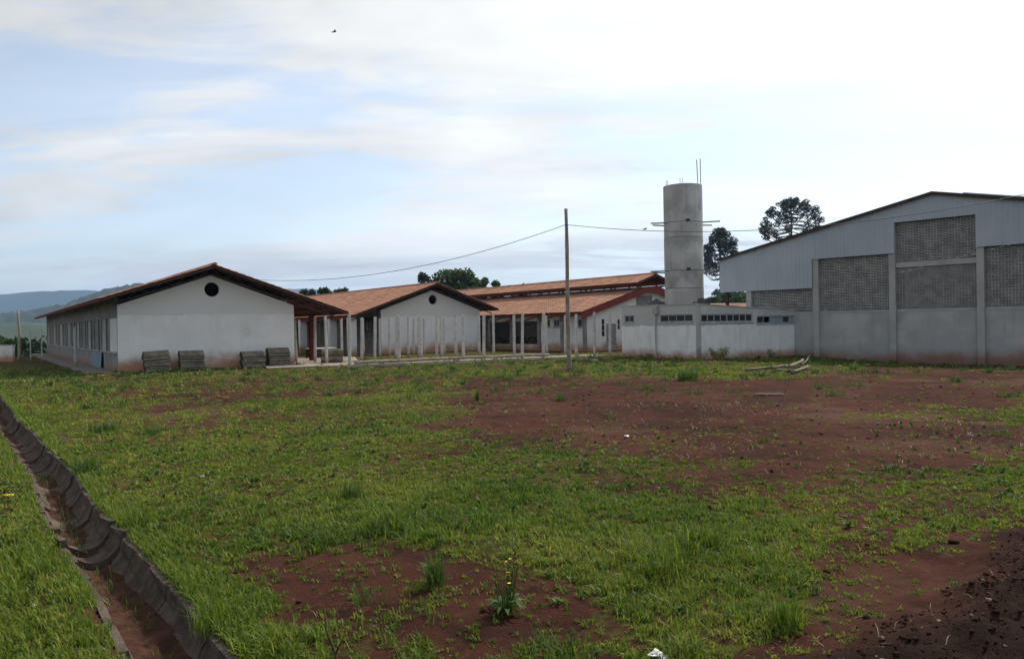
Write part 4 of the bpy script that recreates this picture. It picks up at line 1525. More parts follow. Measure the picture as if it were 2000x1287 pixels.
# ------------------------------------------------------------------ drainage channel in the foreground
dc = thing('drainage_channel', 'open half-round concrete drain sunk in the grass at the lower left', 'drain')
n = 14
s0 = -4.5
k = 0
while s0 < 30:
    r_in, thk = 0.196 + 0.003 * ((k % 2) * 2 - 1), 0.046
    vs, fs = [], []
    ax0 = float(ch_axis(np.array(s0))) + rnd.uniform(-0.010, 0.010)
    ax1 = float(ch_axis(np.array(s0 + 0.5))) + rnd.uniform(-0.014, 0.014)
    z0_, z1_ = 0.016 + rnd.uniform(-0.009, 0.008), 0.016 + rnd.uniform(-0.009, 0.008)
    if 6.9 < s0 < 7.6:
        z0_ += 0.05
    for j, (ss, axn, zz, flare) in enumerate(((s0, ax0, z0_, 0.0), (s0 + 0.41, ax1, z1_, 0.0), (s0 + 0.425, ax1, z1_, 0.005), (s0 + 0.503, ax1, z1_, 0.005))):
        for rr in (r_in + flare, r_in + thk + flare):
            for i in range(n + 1):
                a = math.pi + math.pi * i / n
                wv = 0.007 * math.sin(i * 2.3 + ss * 9)
                q = U * (axn + (rr + wv) * math.cos(a)) + V * ss
                vs.append((q.x, q.y, zz + rr * 1.12 * math.sin(a)))
    m = n + 1
    for j in range(3):
        o0, o1 = j * 2 * m, (j + 1) * 2 * m
        for i in range(n):
            fs.append((o0 + i, o0 + i + 1, o1 + i + 1, o1 + i))
            fs.append((o0 + m + i + 1, o0 + m + i, o1 + m + i, o1 + m + i + 1))
        fs.append((o0, o1, o1 + m, o0 + m))
        fs.append((o0 + n, o0 + m + n, o1 + m + n, o1 + n))
    for o0 in (0, 6 * m):
        for i in range(n):
            fs.append((o0 + i, o0 + m + i, o0 + m + i + 1, o0 + i + 1))
    MB().add(vs, fs).build('channel_segment', M['channel'], dc, fix=True)
    s0 += 0.5
    k += 1
# silt bed in the nearer segments
ss = np.linspace(-4.4, 24.0, 280)
nn = np.linspace(-1, 1, 11)
SS, NN = np.meshgrid(ss, nn, indexing='ij')
lvl = -0.172 + 0.09 * (fbm(SS, NN * 0.3, 0.8, 3, 201) - 0.5) - 0.022 * sstep(5.5, 7.5, SS) + 0.02 * NN ** 2 + 0.05 * (fbm(SS, NN, 6, 4, 202) - 0.5)
half = np.sqrt(np.maximum(0.0, 1 - (lvl / 0.225) ** 2)) * 0.203
nnx = ch_axis(SS) + NN * half
vx = nnx * U.x + SS * V.x
vy = nnx * U.y + SS * V.y
ii = np.arange(SS.size).reshape(SS.shape)
ff = np.stack([ii[:-1, :-1], ii[:-1, 1:], ii[1:, 1:], ii[1:, :-1]], -1).reshape(-1, 4)
so = np_mesh('silt_bed', np.stack([vx.ravel(), vy.ravel(), lvl.ravel()], -1), ff[:, ::-1], M['silt'], dc, smooth=True)

# ------------------------------------------------------------------ vegetation helpers


def blades(x, y, z, L, W, lean, tint, sx=None):
    """arched tapering blades, 5 verts, quad + tip as triangles"""
    n = len(x)
    ang = rng.uniform(0, 2 * np.pi, n)
    dx, dy = np.cos(ang), np.sin(ang)
    px_, py_ = -dy, dx
    up = np.sqrt(np.clip(1 - lean ** 2, 0.0004, 1))
    h1, h2 = L * 0.62 * up ** 0.6, L * up
    o1, o2 = L * lean * 0.36, L * lean
    V_ = np.empty((n, 5, 3))
    for k_, (o, h, w) in enumerate(((0, 0, 1), (0, 0, -1), (1, 1, 0.8), (1, 1, -0.8), (2, 2, 0))):
        oo = (0, o1, o2)[o] if o else 0
        hh = (-0.004, h1, h2)[h]
        V_[:, k_, 0] = x + dx * oo + px_ * W * 0.5 * w
        V_[:, k_, 1] = y + dy * oo + py_ * W * 0.5 * w
        V_[:, k_, 2] = z + hh
    b = (np.arange(n) * 5)[:, None]
    F = np.concatenate([b + np.array([[0, 1, 3]]), b + np.array([[0, 3, 2]]), b + np.array([[2, 3, 4]])], 1).reshape(-1, 3)
    return V_.reshape(-1, 3), F, np.repeat(tint, 5)


def merge(parts):
    vs, fs, ts, o = [], [], [], 0
    for v_, f_, t_ in parts:
        vs.append(v_); fs.append(f_ + o); ts.append(t_); o += len(v_)
    return np.concatenate(vs), np.concatenate(fs), np.concatenate(ts)


def grow_grass():
    parts = []
    zones = [  # r0, r1, candidates, base length, width
        (2.2, 5.6, 90000, 0.046, 0.0078),
        (5.6, 8.5, 95000, 0.042, 0.0098),
        (8.5, 13.0, 100000, 0.038, 0.0135),
        (13.0, 20.0, 85000, 0.050, 0.0165),
        (20.0, 30.0, 60000, 0.070, 0.026),
        (30.0, 46.0, 34000, 0.085, 0.040)]
    for r0, r1, nb, bl, bw in zones:
        per = 9
        nc = nb // 5
        r = np.sqrt(rng.uniform(r0 ** 2, r1 ** 2, nc))
        a = rng.uniform(R(-44), R(44), nc)
        x, y = r * np.sin(a), r * np.cos(a)
        g = grass_amount(x, y)
        c = coverage(x, y)
        keep = (rng.uniform(0, 1, nc) < g * np.clip(-0.42 + 2.45 * fbm(x, y, 4.5, 3, 333) ** 1.15, 0, 1)) & ~blocked(x, y)
        keep |= (rng.uniform(0, 1, nc) < np.where(r < 9, 0.03 + 0.20 * np.clip(c, 0, 0.6) * sstep(0.35, 0.6, fbm(x, y, 2.5, 3, 343)), 0.012 + 0.10 * sstep(0.52, 0.7, fbm(x, y, 1.4, 4, 347)))) & ~blocked(x, y) & (bank(x, y) < 0.3) & (np.abs(x * U.x + y * U.y - ch_axis(x * V.x + y * V.y)) > 0.25)
        x, y, r, g, c = x[keep], y[keep], r[keep], g[keep], c[keep]
        n_ = len(x)
        tall = sstep(0.55, 0.75, fbm(x, y, 0.9, 3, 301)) * sstep(0.4, 0.65, fbm(x, y, 3.5, 2, 311))
        near = sstep(9, 5.5, r)
        far_ = sstep(16, 26, r)
        cl = bl * rng.uniform(0.55, 1.3, n_) * (0.55 + 0.6 * g) * (1 + (1.7 * near + 0.5 + 1.2 * far_) * tall) * (1 + 0.25 * near * (c > 0.7))
        patch = fbm(x, y, 0.7, 3, 401)
        ct = 0.56 + (patch - 0.5) * 0.9 + rng.normal(0, 0.17, n_) - 0.16 * tall - 0.10 * near
        cz = height(x, y)
        rep_ = lambda q: np.repeat(q, per)
        m_ = n_ * per
        sp = rep_(np.clip(cl * 0.5, 0.012, 0.06) + 0.0008 * r)
        bx_ = rep_(x) + rng.normal(0, 1, m_) * sp * 0.6
        by_ = rep_(y) + rng.normal(0, 1, m_) * sp * 0.6
        L_ = rep_(cl) * rng.uniform(0.5, 1.2, m_)
        W_ = bw * rng.uniform(0.6, 1.3, m_)
        tint = np.clip(rep_(ct) + rng.normal(0, 0.10, m_) + (rng.uniform(0, 1, m_) < 0.07) * 0.4, 0, 1)
        parts.append(blades(bx_, by_, rep_(cz), L_, W_, rng.uniform(0.3, 0.96, m_), tint))
    nr_ = 30000
    s_ = 2.5 + 24 * rng.uniform(0, 1, nr_) ** 1.8
    side = np.where(rng.uniform(0, 1, nr_) < 0.68, 1.0, -1.0)
    off = 0.232 + np.abs(rng.normal(0, 0.075, nr_))
    nn_ = ch_axis(s_) + side * off
    x, y = nn_ * U.x + s_ * V.x, nn_ * U.y + s_ * V.y
    k_ = rng.uniform(0, 1, nr_) < np.clip(2.6 * fbm(x, y, 2.0, 3, 711) - 0.65, 0.02, 1)
    x, y, s_ = x[k_], y[k_], s_[k_]
    n_ = len(x)
    L_ = rng.uniform(0.035, 0.11, n_) * (0.6 + 0.8 * fbm(x, y, 1.5, 2, 721))
    parts.append(blades(x, y, height(x, y), L_, np.maximum(0.007, 0.0011 * s_) * rng.uniform(0.7, 1.2, n_), rng.uniform(0.3, 0.98, n_), np.clip(rng.normal(0.5, 0.2, n_), 0, 1)))
    v_, f_, t_ = merge(parts)
    o = np_mesh('grass', v_, f_, M['grass'], attrs={'tint': t_})
    tag(o, 'patchy green grass spreading over the red soil yard', 'grass', kind='stuff')
    # bunches of coarser grass across the middle and back of the yard
    parts = []
    nb = 430
    r = np.sqrt(rng.uniform(4.2 ** 2, 42 ** 2, nb * 3))
    a = rng.uniform(R(-40), R(40), nb * 3)
    x, y = r * np.sin(a), r * np.cos(a)
    c = coverage(x, y)
    keep = (rng.uniform(0, 1, len(x)) < 0.12 + 0.75 * c * sstep(14, 24, r)) & ~blocked(x, y) & (bank(x, y) < 0.05)
    s = x * V.x + y * V.y
    keep &= np.abs(x * U.x + y * U.y - ch_axis(s)) > 0.38
    x, y, r = x[keep], y[keep], r[keep]
    for xi, yi, ri in zip(x, y, r):
        k_ = rng.integers(18, 46)
        rad = rng.uniform(0.05, 0.16)
        bx_, by_ = xi + rng.normal(0, rad, k_), yi + rng.normal(0, rad, k_)
        h_ = rng.uniform(0.09, 0.22) * (0.75 if ri < 12 else 1.0)
        L_ = h_ * rng.uniform(0.5, 1.15, k_)
        W_ = np.maximum(0.006, ri * 0.0009) * rng.uniform(0.7, 1.2, k_)
        parts.append(blades(bx_, by_, height(bx_, by_), L_, W_, rng.uniform(0.2, 0.9, k_), np.clip(rng.normal(0.36, 0.15, k_), 0, 1)))
    s_ = 3.2 + 9 * rng.uniform(0, 1, 420) ** 1.5
    nn_ = ch_axis(s_) + rng.normal(0, 0.05, 420)
    x, y = nn_ * U.x + s_ * V.x, nn_ * U.y + s_ * V.y
    k_ = fbm(x, y, 1.6, 3, 951) > 0.52
    x, y = x[k_], y[k_]
    parts.append(blades(x, y, np.full(len(x), -0.19), rng.uniform(0.04, 0.11, len(x)), np.full(len(x), 0.008), rng.uniform(0.2, 0.9, len(x)), np.clip(rng.normal(0.5, 0.2, len(x)), 0, 1)))
    nw = 6500
    r = np.sqrt(rng.uniform(3.0 ** 2, 14 ** 2, nw))
    a = rng.uniform(R(-42), R(42), nw)
    x, y = r * np.sin(a), r * np.cos(a)
    c = coverage(x, y)
    k_ = (rng.uniform(0, 1, nw) < np.clip(2.2 * fbm(x, y, 1.1, 3, 911) - 0.8, 0, 0.7) * (0.08 + 0.8 * c * c)) & (bank(x, y) < 0.2)
    k_ &= np.abs(x * U.x + y * U.y - ch_axis(x * V.x + y * V.y)) > 0.3
    x, y, r = x[k_], y[k_], r[k_]
    q6 = lambda q: np.repeat(q, 7)
    m_ = len(x) * 7
    sz = q6(rng.uniform(0.6, 1.5, len(x)))
    parts.append(blades(q6(x) + rng.normal(0, 0.012, m_), q6(y) + rng.normal(0, 0.012, m_), q6(height(x, y)) + 0.012, 0.050 * sz * rng.uniform(0.6, 1.2, m_), (0.012 + 0.0006 * q6(r)) * sz, rng.uniform(0.6, 0.98, m_), np.clip(q6(rng.normal(0.5, 0.2, len(x))) + rng.normal(0, 0.08, m_), 0, 1)))
    v_, f_, t_ = merge(parts)
    o = np_mesh('grass', v_, f_, M['weed'], attrs={'tint': t_})
    tag(o, 'coarse darker grass bunches scattered through the yard', 'grass', kind='stuff')


grow_grass()
M['straw'] = leaf_mat('dry straw', (0.10, 0.065, 0.035), (0.20, 0.145, 0.08), (0.32, 0.26, 0.16), transl=0.1)


def straw():
    n_ = 9000
    r = np.sqrt(rng.uniform(2.5 ** 2, 17 ** 2, n_))
    a = rng.uniform(R(-43), R(43), n_)
    x, y = r * np.sin(a), r * np.cos(a)
    k_ = (rng.uniform(0, 1, n_) < 0.12 + 1.2 * sstep(0.5, 0.72, fbm(x, y, 1.2, 4, 1201))) & (np.abs(x * U.x + y * U.y - ch_axis(x * V.x + y * V.y)) > 0.3)
    x, y, r = x[k_], y[k_], r[k_]
    n_ = len(x)
    v_, f_, t_ = blades(x, y, height(x, y) + 0.006, rng.uniform(0.03, 0.12, n_), np.maximum(0.004, 0.0006 * r), rng.uniform(0.93, 0.999, n_), rng.uniform(0, 1, n_))
    tag(np_mesh('straw', v_, f_, M['straw'], attrs={'tint': t_}), 'dry straw and dead leaf bits lying over soil and turf', 'straw', kind='stuff')


straw()


def grass_tuft(label, px, py, nb, h, rad, mat='weed', w=None, tint=0.4):
    p = site(px, py)
    D = p.y
    ta, tr = rng.uniform(0, 6.283, nb), rad * 1.5 * np.sqrt(rng.uniform(0, 1, nb)) * rng.uniform(0.5, 1, nb)
    bx_, by_ = tr * np.cos(ta), tr * np.sin(ta)
    L_ = h * rng.uniform(0.45, 1.1, nb)
    W_ = np.full(nb, w or max(0.005, D * 0.0009)) * rng.uniform(0.7, 1.3, nb)
    v_, f_, t_ = blades(bx_, by_, np.zeros(nb), L_, W_, rng.uniform(0.12, 0.85, nb), np.clip(rng.normal(tint, 0.16, nb), 0, 1))
    o = np_mesh('grass_tuft', v_, f_, M[mat], attrs={'tint': t_})
    o.location = (p.x, p.y, gz_at(p.x, p.y))
    return tag(o, label, 'plant', 'grass tufts standing out of the turf')


for args in (('upright grass tuft on bare soil left of the yellow-flowered weed', 848, 1148, 130, 0.26, 0.05),
             ('dark green tuft in the turf at left of centre', 686, 975, 120, 0.20, 0.09),
             ('bushy tuft growing right beside the drain edge', 170, 928, 150, 0.26, 0.14),
             ('tall seeding grass tuft by the drain, lower left', 268, 1035, 160, 0.24, 0.12, 'grass'),
             ('dark tuft in short turf at the left, farther one', 205, 843, 120, 0.24, 0.20),
             ('low dark tuft in turf at left, beside a mown spot', 297, 846, 110, 0.20, 0.18),
             ('big rounded grass tuft at right before the low white block', 1342, 744, 200, 0.42, 0.26),
             ('coarse grass tuft at the right edge of the turf near the soil bank', 1535, 1235, 150, 0.22, 0.07, 'grass', None, 0.35),
             ('tall pale grass tuft at the lower left beside the drain rim', 420, 1230, 190, 0.22, 0.13, 'grass', None, 0.4),
             ('small spiky tuft on bare red soil in the yard centre', 1094, 783, 46, 0.22, 0.08),
             ('narrow upright tuft at the edge of the turf, centre left', 932, 782, 40, 0.26, 0.05, 'weed', None, 0.2),
             ('spreading tuft on red soil right of the wooden pole', 1310, 715, 70, 0.25, 0.2)):
    grass_tuft(*args)

# flowering weed in the foreground
p = site(988, 1196)
fw = thing('flowering_weed', 'bushy weed with yellow flowers on thin stalks, bare soil foreground', 'plant', (p.x, p.y, gz_at(p.x, p.y)))


def leaf_rosette(parent, nl, ln, wd, rise, name='leaf'):
    for i in range(nl):
        a = 2 * math.pi * i / nl + rnd.uniform(-0.3, 0.3)
        l, w = ln * rnd.uniform(0.7, 1.2), wd * rnd.uniform(0.8, 1.2)
        d, sd = Vector((math.cos(a), math.sin(a), 0)), Vector((-math.sin(a), math.cos(a), 0))
        rs = rise * rnd.uniform(0.5, 1.4)
        vs, fs = [], []
        for f_, ww in ((0, 0.15), (0.35, 0.9), (0.7, 0.8), (1.0, 0.0)):
            c = d * (l * f_) + Vector((0, 0, rs * math.sin(f_ * 2.3) + 0.008))
            if ww:
                vs += [c - sd * (w * ww / 2) + Vector((0, 0, 0.006)), c, c + sd * (w * ww / 2) + Vector((0, 0, 0.006))]
            else:
                vs.append(c)
        for j in range(2):
            for e in (0, 1):
                fs.append((j * 3 + e, j * 3 + e + 1, j * 3 + e + 4, j * 3 + e + 3))
        fs += [(6, 7, 9), (7, 8, 9)]
        o = MB().add(vs, fs).build(name, M['weed'], parent, smooth=True)
        at = o.data.attributes.new('tint', 'FLOAT', 'POINT')
        at.data.foreach_set('value', [rnd.uniform(0.25, 0.7)] * len(vs))


leaf_rosette(fw, 22, 0.15, 0.032, 0.07)
for i in range(26):
    a = rnd.uniform(0, 6.28)
    r_, h_ = rnd.uniform(0.02, 0.085), rnd.uniform(0.20, 0.37)
    base = Vector((0.5 * r_ * math.cos(a), 0.5 * r_ * math.sin(a), 0))
    tp = Vector((r_ * 1.3 * math.cos(a), r_ * 1.3 * math.sin(a), h_))
    md = base.lerp(tp, 0.5) + Vector((rnd.uniform(-0.012, 0.012), rnd.uniform(-0.012, 0.012), 0))
    o = MB().tube([base, md, tp], [0.0026, 0.0022, 0.0014], 4).build('stalk', M['weed'], fw)
    at = o.data.attributes.new('tint', 'FLOAT', 'POINT')
    at.data.foreach_set('value', [rnd.uniform(0.2, 0.6)] * len(o.data.vertices))
    # small stem leaves
    vs, fs = [], []
    for f_ in (0.3, 0.45, 0.6, 0.75, 0.88):
        c = base.lerp(tp, f_)
        b2_ = rnd.uniform(0, 6.28)
        d = Vector((math.cos(b2_), math.sin(b2_), 0.9))
        s_ = Vector((-math.sin(b2_), math.cos(b2_), 0)) * 0.004
        k_ = len(vs)
        vs += [c - s_, c + s_, c + d * 0.028]
        fs.append((k_, k_ + 1, k_ + 2))
    o2 = MB().add(vs, fs).build('stem_leaf', M['weed'], o)
    o2['kind'] = 'stuff'
    at = o2.data.attributes.new('tint', 'FLOAT', 'POINT')
    at.data.foreach_set('value', [rnd.uniform(0.2, 0.7)] * len(vs))
    if i in (2, 7, 12, 16, 21):
        vs, fs = [(tp.x, tp.y, tp.z)], []
        for j in range(9):
            b3 = 2 * math.pi * j / 9
            vs.append((tp.x + 0.011 * math.cos(b3), tp.y + 0.011 * math.sin(b3), tp.z + 0.005))
        fs = [(0, j + 1, (j + 1) % 9 + 1) for j in range(9)]
        MB().add(vs, fs).build('flower', M['flower'], fw)

# forked dead twig
p = site(655, 1296)
tg_ = thing('dead_twig', 'dark forked dead twig standing in the grass at the bottom edge', 'twig', (p.x, p.y, gz_at(p.x, p.y)))
MB().tube([(0, 0, -0.05), (0.004, 0, 0.03), (-0.022, 0.01, 0.10), (-0.045, 0.01, 0.16), (-0.05, 0.02, 0.23)], [0.009, 0.008, 0.007, 0.006, 0.004], 7).build('stem', M['twig'], tg_, smooth=True)
MB().tube([(0.002, 0, 0.045), (0.028, 0.01, 0.10), (0.05, 0.0, 0.14)], [0.006, 0.004, 0.002], 6).build('side_branch', M['twig'], tg_, smooth=True)


def dry_shrub(label, px, py, h, spread, ns, leafy=0.5):
    p = site(px, py)
    t = thing('dry_shrub', label, 'shrub', (p.x, p.y, gz_at(p.x, p.y)))
    mb = MB()
    lv, lf = [], []
    for i in range(ns):
        a = rnd.uniform(0, 6.28)
        r_ = spread * math.sqrt(rnd.random())
        hh = h * rnd.uniform(0.55, 1.0)
        top = Vector((r_ * math.cos(a), r_ * math.sin(a), hh))
        base = Vector((top.x * 0.35, top.y * 0.35, 0))
        mb.tube([base, base.lerp(top, 0.5) + Vector((rnd.uniform(-.04, .04), rnd.uniform(-.04, .04), 0)), top], [0.012, 0.009, 0.005], 4)
        for j in range(int(16 * leafy)):
            c = base.lerp(top, rnd.uniform(0.35, 1.0)) + Vector((rnd.uniform(-.07, .07), rnd.uniform(-.07, .07), rnd.uniform(-.03, .03)))
            d = Vector((rnd.uniform(-1, 1), rnd.uniform(-1, 1), rnd.uniform(-1, 1))).normalized() * 0.05
            e = d.cross(Vector((rnd.uniform(-1, 1), rnd.uniform(-1, 1), rnd.uniform(-1, 1)))).normalized() * 0.022
            k_ = len(lv)
            lv += [c - d, c + e, c + d, c - e]
            lf.append((k_, k_ + 1, k_ + 2, k_ + 3))
    mb.build('stem', M['dry_stem'], t)
    o = MB().add(lv, lf).build('foliage', M['weed'], t)
    o['kind'] = 'stuff'
    at = o.data.attributes.new('tint', 'FLOAT', 'POINT')
    at.data.foreach_set('value', [0.35 + 0.6 * rnd.random() for _ in lv])


dry_shrub('brownish leafy weed shrub against the corner of the low white block', 1402, 704, 0.62, 0.55, 34, 0.5)
dry_shrub('small two-stemmed weed by the right front of the low white block', 1507, 701, 0.48, 0.16, 8, 0.7)
dry_shrub('low green weeds at the left corner foot of the low white block', 1262, 704, 0.32, 0.4, 16, 1.0)

# ------------------------------------------------------------------ stones, clods, litter


def pebbles(name, label, cat, x, y, s, mat, squash=0.65, sink=0.3):
    ico = bmesh.new()
    bmesh.ops.create_icosphere(ico, subdivisions=1, radius=1)
    bv = np.array([v_.co[:] for v_ in ico.verts])
    bf = np.array([[v_.index for v_ in f_.verts] for f_ in ico.faces])
    ico.free()
    n_ = len(x)
    jit = rng.uniform(0.45, 1.4, (n_, len(bv), 1))
    sc = np.stack([s * rng.uniform(0.7, 1.4, n_), s * rng.uniform(0.7, 1.4, n_), s * squash * rng.uniform(0.7, 1.3, n_)], -1)[:, None, :]
    v_ = bv[None] * jit * sc
    a = rng.uniform(0, 6.28, n_)[:, None]
    vx_, vy_ = v_[..., 0] * np.cos(a) - v_[..., 1] * np.sin(a), v_[..., 0] * np.sin(a) + v_[..., 1] * np.cos(a)
    v_ = np.stack([vx_ + x[:, None], vy_ + y[:, None], v_[..., 2] + (height(x, y) + s * squash * sink)[:, None]], -1)
    f_ = (bf[None] + (np.arange(n_) * len(bv))[:, None, None]).reshape(-1, 3)
    o = np_mesh(name, v_.reshape(-1, 3), f_, mat)
    return tag(o, label, cat, kind='stuff')


def scatter(n_, r0, r1, cond, amax=44):
    r = np.sqrt(rng.uniform(r0 ** 2, r1 ** 2, n_))
    a = rng.uniform(R(-amax), R(amax), n_)
    x, y = r * np.sin(a), r * np.cos(a)
    k_ = cond(x, y) & ~blocked(x, y)
    return x[k_], y[k_]


x, y = scatter(12000, 2.5, 30, lambda x, y: (rng.uniform(0, 1, len(x)) > grass_amount(x, y) * 0.9) & (bank(x, y) < 0.4) & (rng.uniform(0, 1, len(x)) < 2.2 * sstep(0.5, 0.75, fbm(x, y, 0.8, 3, 611)) + 0.06))
pebbles('gravel', 'small pale stones sprinkled on the bare red soil', 'gravel', x, y, 0.005 + 0.016 * rng.random(len(x)) ** 6 + 0.0003 * np.hypot(x, y), M['stone'])
x, y = scatter(150000, 2.3, 9.5, lambda x, y: bank(x, y) > 0.35, 50)
x, y = x[:13000], y[:13000]
pebbles('soil_clods', 'loose dark soil crumbs and clods on the bank at lower right', 'soil', x, y, 0.003 + 0.012 * rng.random(len(x)) ** 5, M['clod'], 0.75, 0.25)
x, y = scatter(26000, 2.3, 9.5, lambda x, y: bank(x, y) > 0.3, 50)
x, y = x[:260], y[:260]
pebbles('gravel', 'reddish and pale stones mixed in the dark soil bank', 'gravel', x, y, 0.005 + 0.018 * rng.random(len(x)) ** 4, M['stone'], 0.7, 0.35)
x, y = scatter(6000, 3, 24, lambda x, y: (rng.uniform(0, 1, len(x)) > grass_amount(x, y)) & (bank(x, y) < 0.2))
pebbles('soil_clods', 'crumbs of red earth lying over the bare yard', 'soil', x[:1500], y[:1500], 0.006 + 0.030 * rng.random(len(x[:1500])) ** 5, M['clod'], 0.7, 0.3)


def scrap(label, px, py, s, mat='trash'):
    p = site(px, py)
    vs, fs = [], []
    n_ = 5
    for i in range(n_):
        for j in range(n_):
            vs.append(((i / 4 - .5) * s * 1.6 + rnd.uniform(-.1, .1) * s, (j / 4 - .5) * s + rnd.uniform(-.1, .1) * s, rnd.uniform(0.1, 0.45) * s))
    for i in range(n_ - 1):
        for j in range(n_ - 1):
            fs.append((i * n_ + j, (i + 1) * n_ + j, (i + 1) * n_ + j + 1, i * n_ + j + 1))
    o = MB().add(vs, fs).build('litter', M[mat])
    sm = o.modifiers.new('thick', 'SOLIDIFY'); sm.thickness = 0.003
    o.location = (p.x, p.y, gz_at(p.x, p.y))
    o.rotation_euler = (0, 0, rnd.uniform(0, 6))
    tag(o, label, 'litter')


scrap('crumpled white plastic scrap at the bottom edge right of centre', 1288, 1280, 0.06)
scrap('white scrap on the left rim of the drain', 72, 962, 0.07)
scrap('pale scrap lying in the grass left of the drain', 66, 1190, 0.045)
scrap('small white scrap in the turf left of centre', 393, 931, 0.04)
scrap('tiny white scrap on red soil in the yard centre', 1224, 853, 0.06)
scrap('orange leaf-like scrap in the grass at the left edge', 18, 978, 0.05, 'flower')
scrap('flat pale rubble by the foot of the low white block', 1160, 707, 0.35, 'slab')

# ------------------------------------------------------------------ trees


def leaf_cloud(centres, radii, per, size, flat=1.0, tint0=0.45, up=None):
    """leaf-sized quads filling clumps; tone varies at random, gaps between"""
    V_, T_ = [], []
    for c, r in zip(centres, radii):
        k_ = max(6, int(per * (r / np.mean(radii)) ** 2))
        d = rng.normal(size=(k_, 3))
        d /= np.linalg.norm(d, axis=1)[:, None]
        rr = r * rng.uniform(0.35, 1.05, k_) ** 0.6
        p_ = np.array(c) + d * rr[:, None] * np.array([1, 1, flat])
        a = rng.normal(size=(k_, 3)); a /= np.linalg.norm(a, axis=1)[:, None]
        b = np.cross(a, rng.normal(size=(k_, 3))); b /= np.linalg.norm(b, axis=1)[:, None]
        s_ = size * rng.uniform(0.6, 1.3, k_)[:, None]
        q_ = np.stack([p_ - a * s_, p_ + b * s_ * 0.55, p_ + a * s_, p_ - b * s_ * 0.55], 1)
        V_.append(q_.reshape(-1, 3))
        T_.append(np.repeat(np.clip(tint0 + rng.normal(0, 0.13, k_) + rng.normal(0, 0.08), 0, 1), 4))
    v_ = np.concatenate(V_)
    return v_, np.arange(len(v_)).reshape(-1, 4), np.concatenate(T_)


def araucaria(label, base, H, crown_w, crown_h, low, seed, trunk_r=0.38):
    r_ = np.random.default_rng(seed)
    t = thing('araucaria_tree', label, 'tree', base, 0, 'araucaria trees behind the gymnasium')
    MB().tube([(0, 0, -1), (0.05, 0, H * 0.4), (0.0, 0.1, H * 0.75), (0, 0, H * 0.97)], [trunk_r, trunk_r * 0.75, trunk_r * 0.5, trunk_r * 0.22], 10).build('trunk', M['bark'], t, smooth=True)
    cs, rs = [], []
    mb = MB()
    levels = 11
    for l in range(levels):
        f = l / (levels - 1)
        zb = H - crown_h * (1.02 - 0.92 * f) - 0.6
        zt = H - crown_h * (1 - f) ** 1.15 * 0.92
        rad = crown_w / 2 * math.sqrt(max(0.04, 1 - (f * 0.98) ** 2.2)) * (0.9 + 0.1 * r_.random())
        nb = 8 if f < 0.8 else 6
        for k_ in range(nb):
            if r_.random() < 0.10:
                continue
            a = 2 * math.pi * (k_ + 0.5 * (l % 2)) / nb + r_.uniform(-0.25, 0.25)
            ln = rad * r_.uniform(0.82, 1.05)
            d = np.array([math.cos(a), math.sin(a), 0])
            p0 = np.array([0, 0, zb + 0.5])
            p1 = d * ln * 0.55 + np.array([0, 0, zb + 0.15])
            p2 = d * ln * 0.9 + np.array([0, 0, zb + (zt - zb) * 0.55 + 0.4])
            p3 = d * ln + np.array([0, 0, zt * 0.6 + zb * 0.4 + 0.9])
            mb.tube([p0, p1, p2, p3], [0.11, 0.08, 0.06, 0.03], 5)
            cs.append(p3); rs.append(r_.uniform(0.55, 0.95))
            if r_.random() < 1.3 * (f - 0.3):
                cs.append(p2 + r_.normal(0, 0.2, 3)); rs.append(r_.uniform(0.4, 0.7))
            if r_.random() < 0.35 * f:
                cs.append(p1 * 0.4 + p2 * 0.6 + r_.normal(0, 0.25, 3)); rs.append(r_.uniform(0.35, 0.6))
    cs.append(np.array([0, 0, H - 0.5])); rs.append(0.9)
    for zb, n_, ln in low:
        for k_ in range(n_):
            a = r_.uniform(0, 6.28)
            d = np.array([math.cos(a), math.sin(a), 0])
            e = d * ln * r_.uniform(0.7, 1.1) + np.array([0, 0, zb + r_.uniform(-0.6, 0.1)])
            mb.tube([np.array([0, 0, zb + 0.3]), d * ln * 0.5 + np.array([0, 0, zb - 0.25]), e], [0.07, 0.05, 0.03], 5)
            if r_.random() < 0.6:
                cs.append(e); rs.append(r_.uniform(0.3, 0.7))
    mb.build('limb', M['bark'], t)
    v_, f_, tt = leaf_cloud(cs, rs, 100, 0.17, 0.8)
    np_mesh('crown', v_, f_, M['needle'], t, attrs={'tint': tt})['kind'] = 'stuff'


b = far(1409, 640, 150)
araucaria('dark araucaria tree right beside the water tower, drooping lower branches', (b.x, b.y, 0), 19.2, 7.0, 8.6, [(9.0, 5, 2.6), (7.6, 6, 2.8), (6.2, 5, 2.4)], 3)
b = far(1549, 640, 150)
araucaria('umbrella-crowned araucaria tree rising above the gymnasium roof', (b.x, b.y, 0), 24.9, 12.0, 7.6, [(16.6, 8, 4.8)], 8)


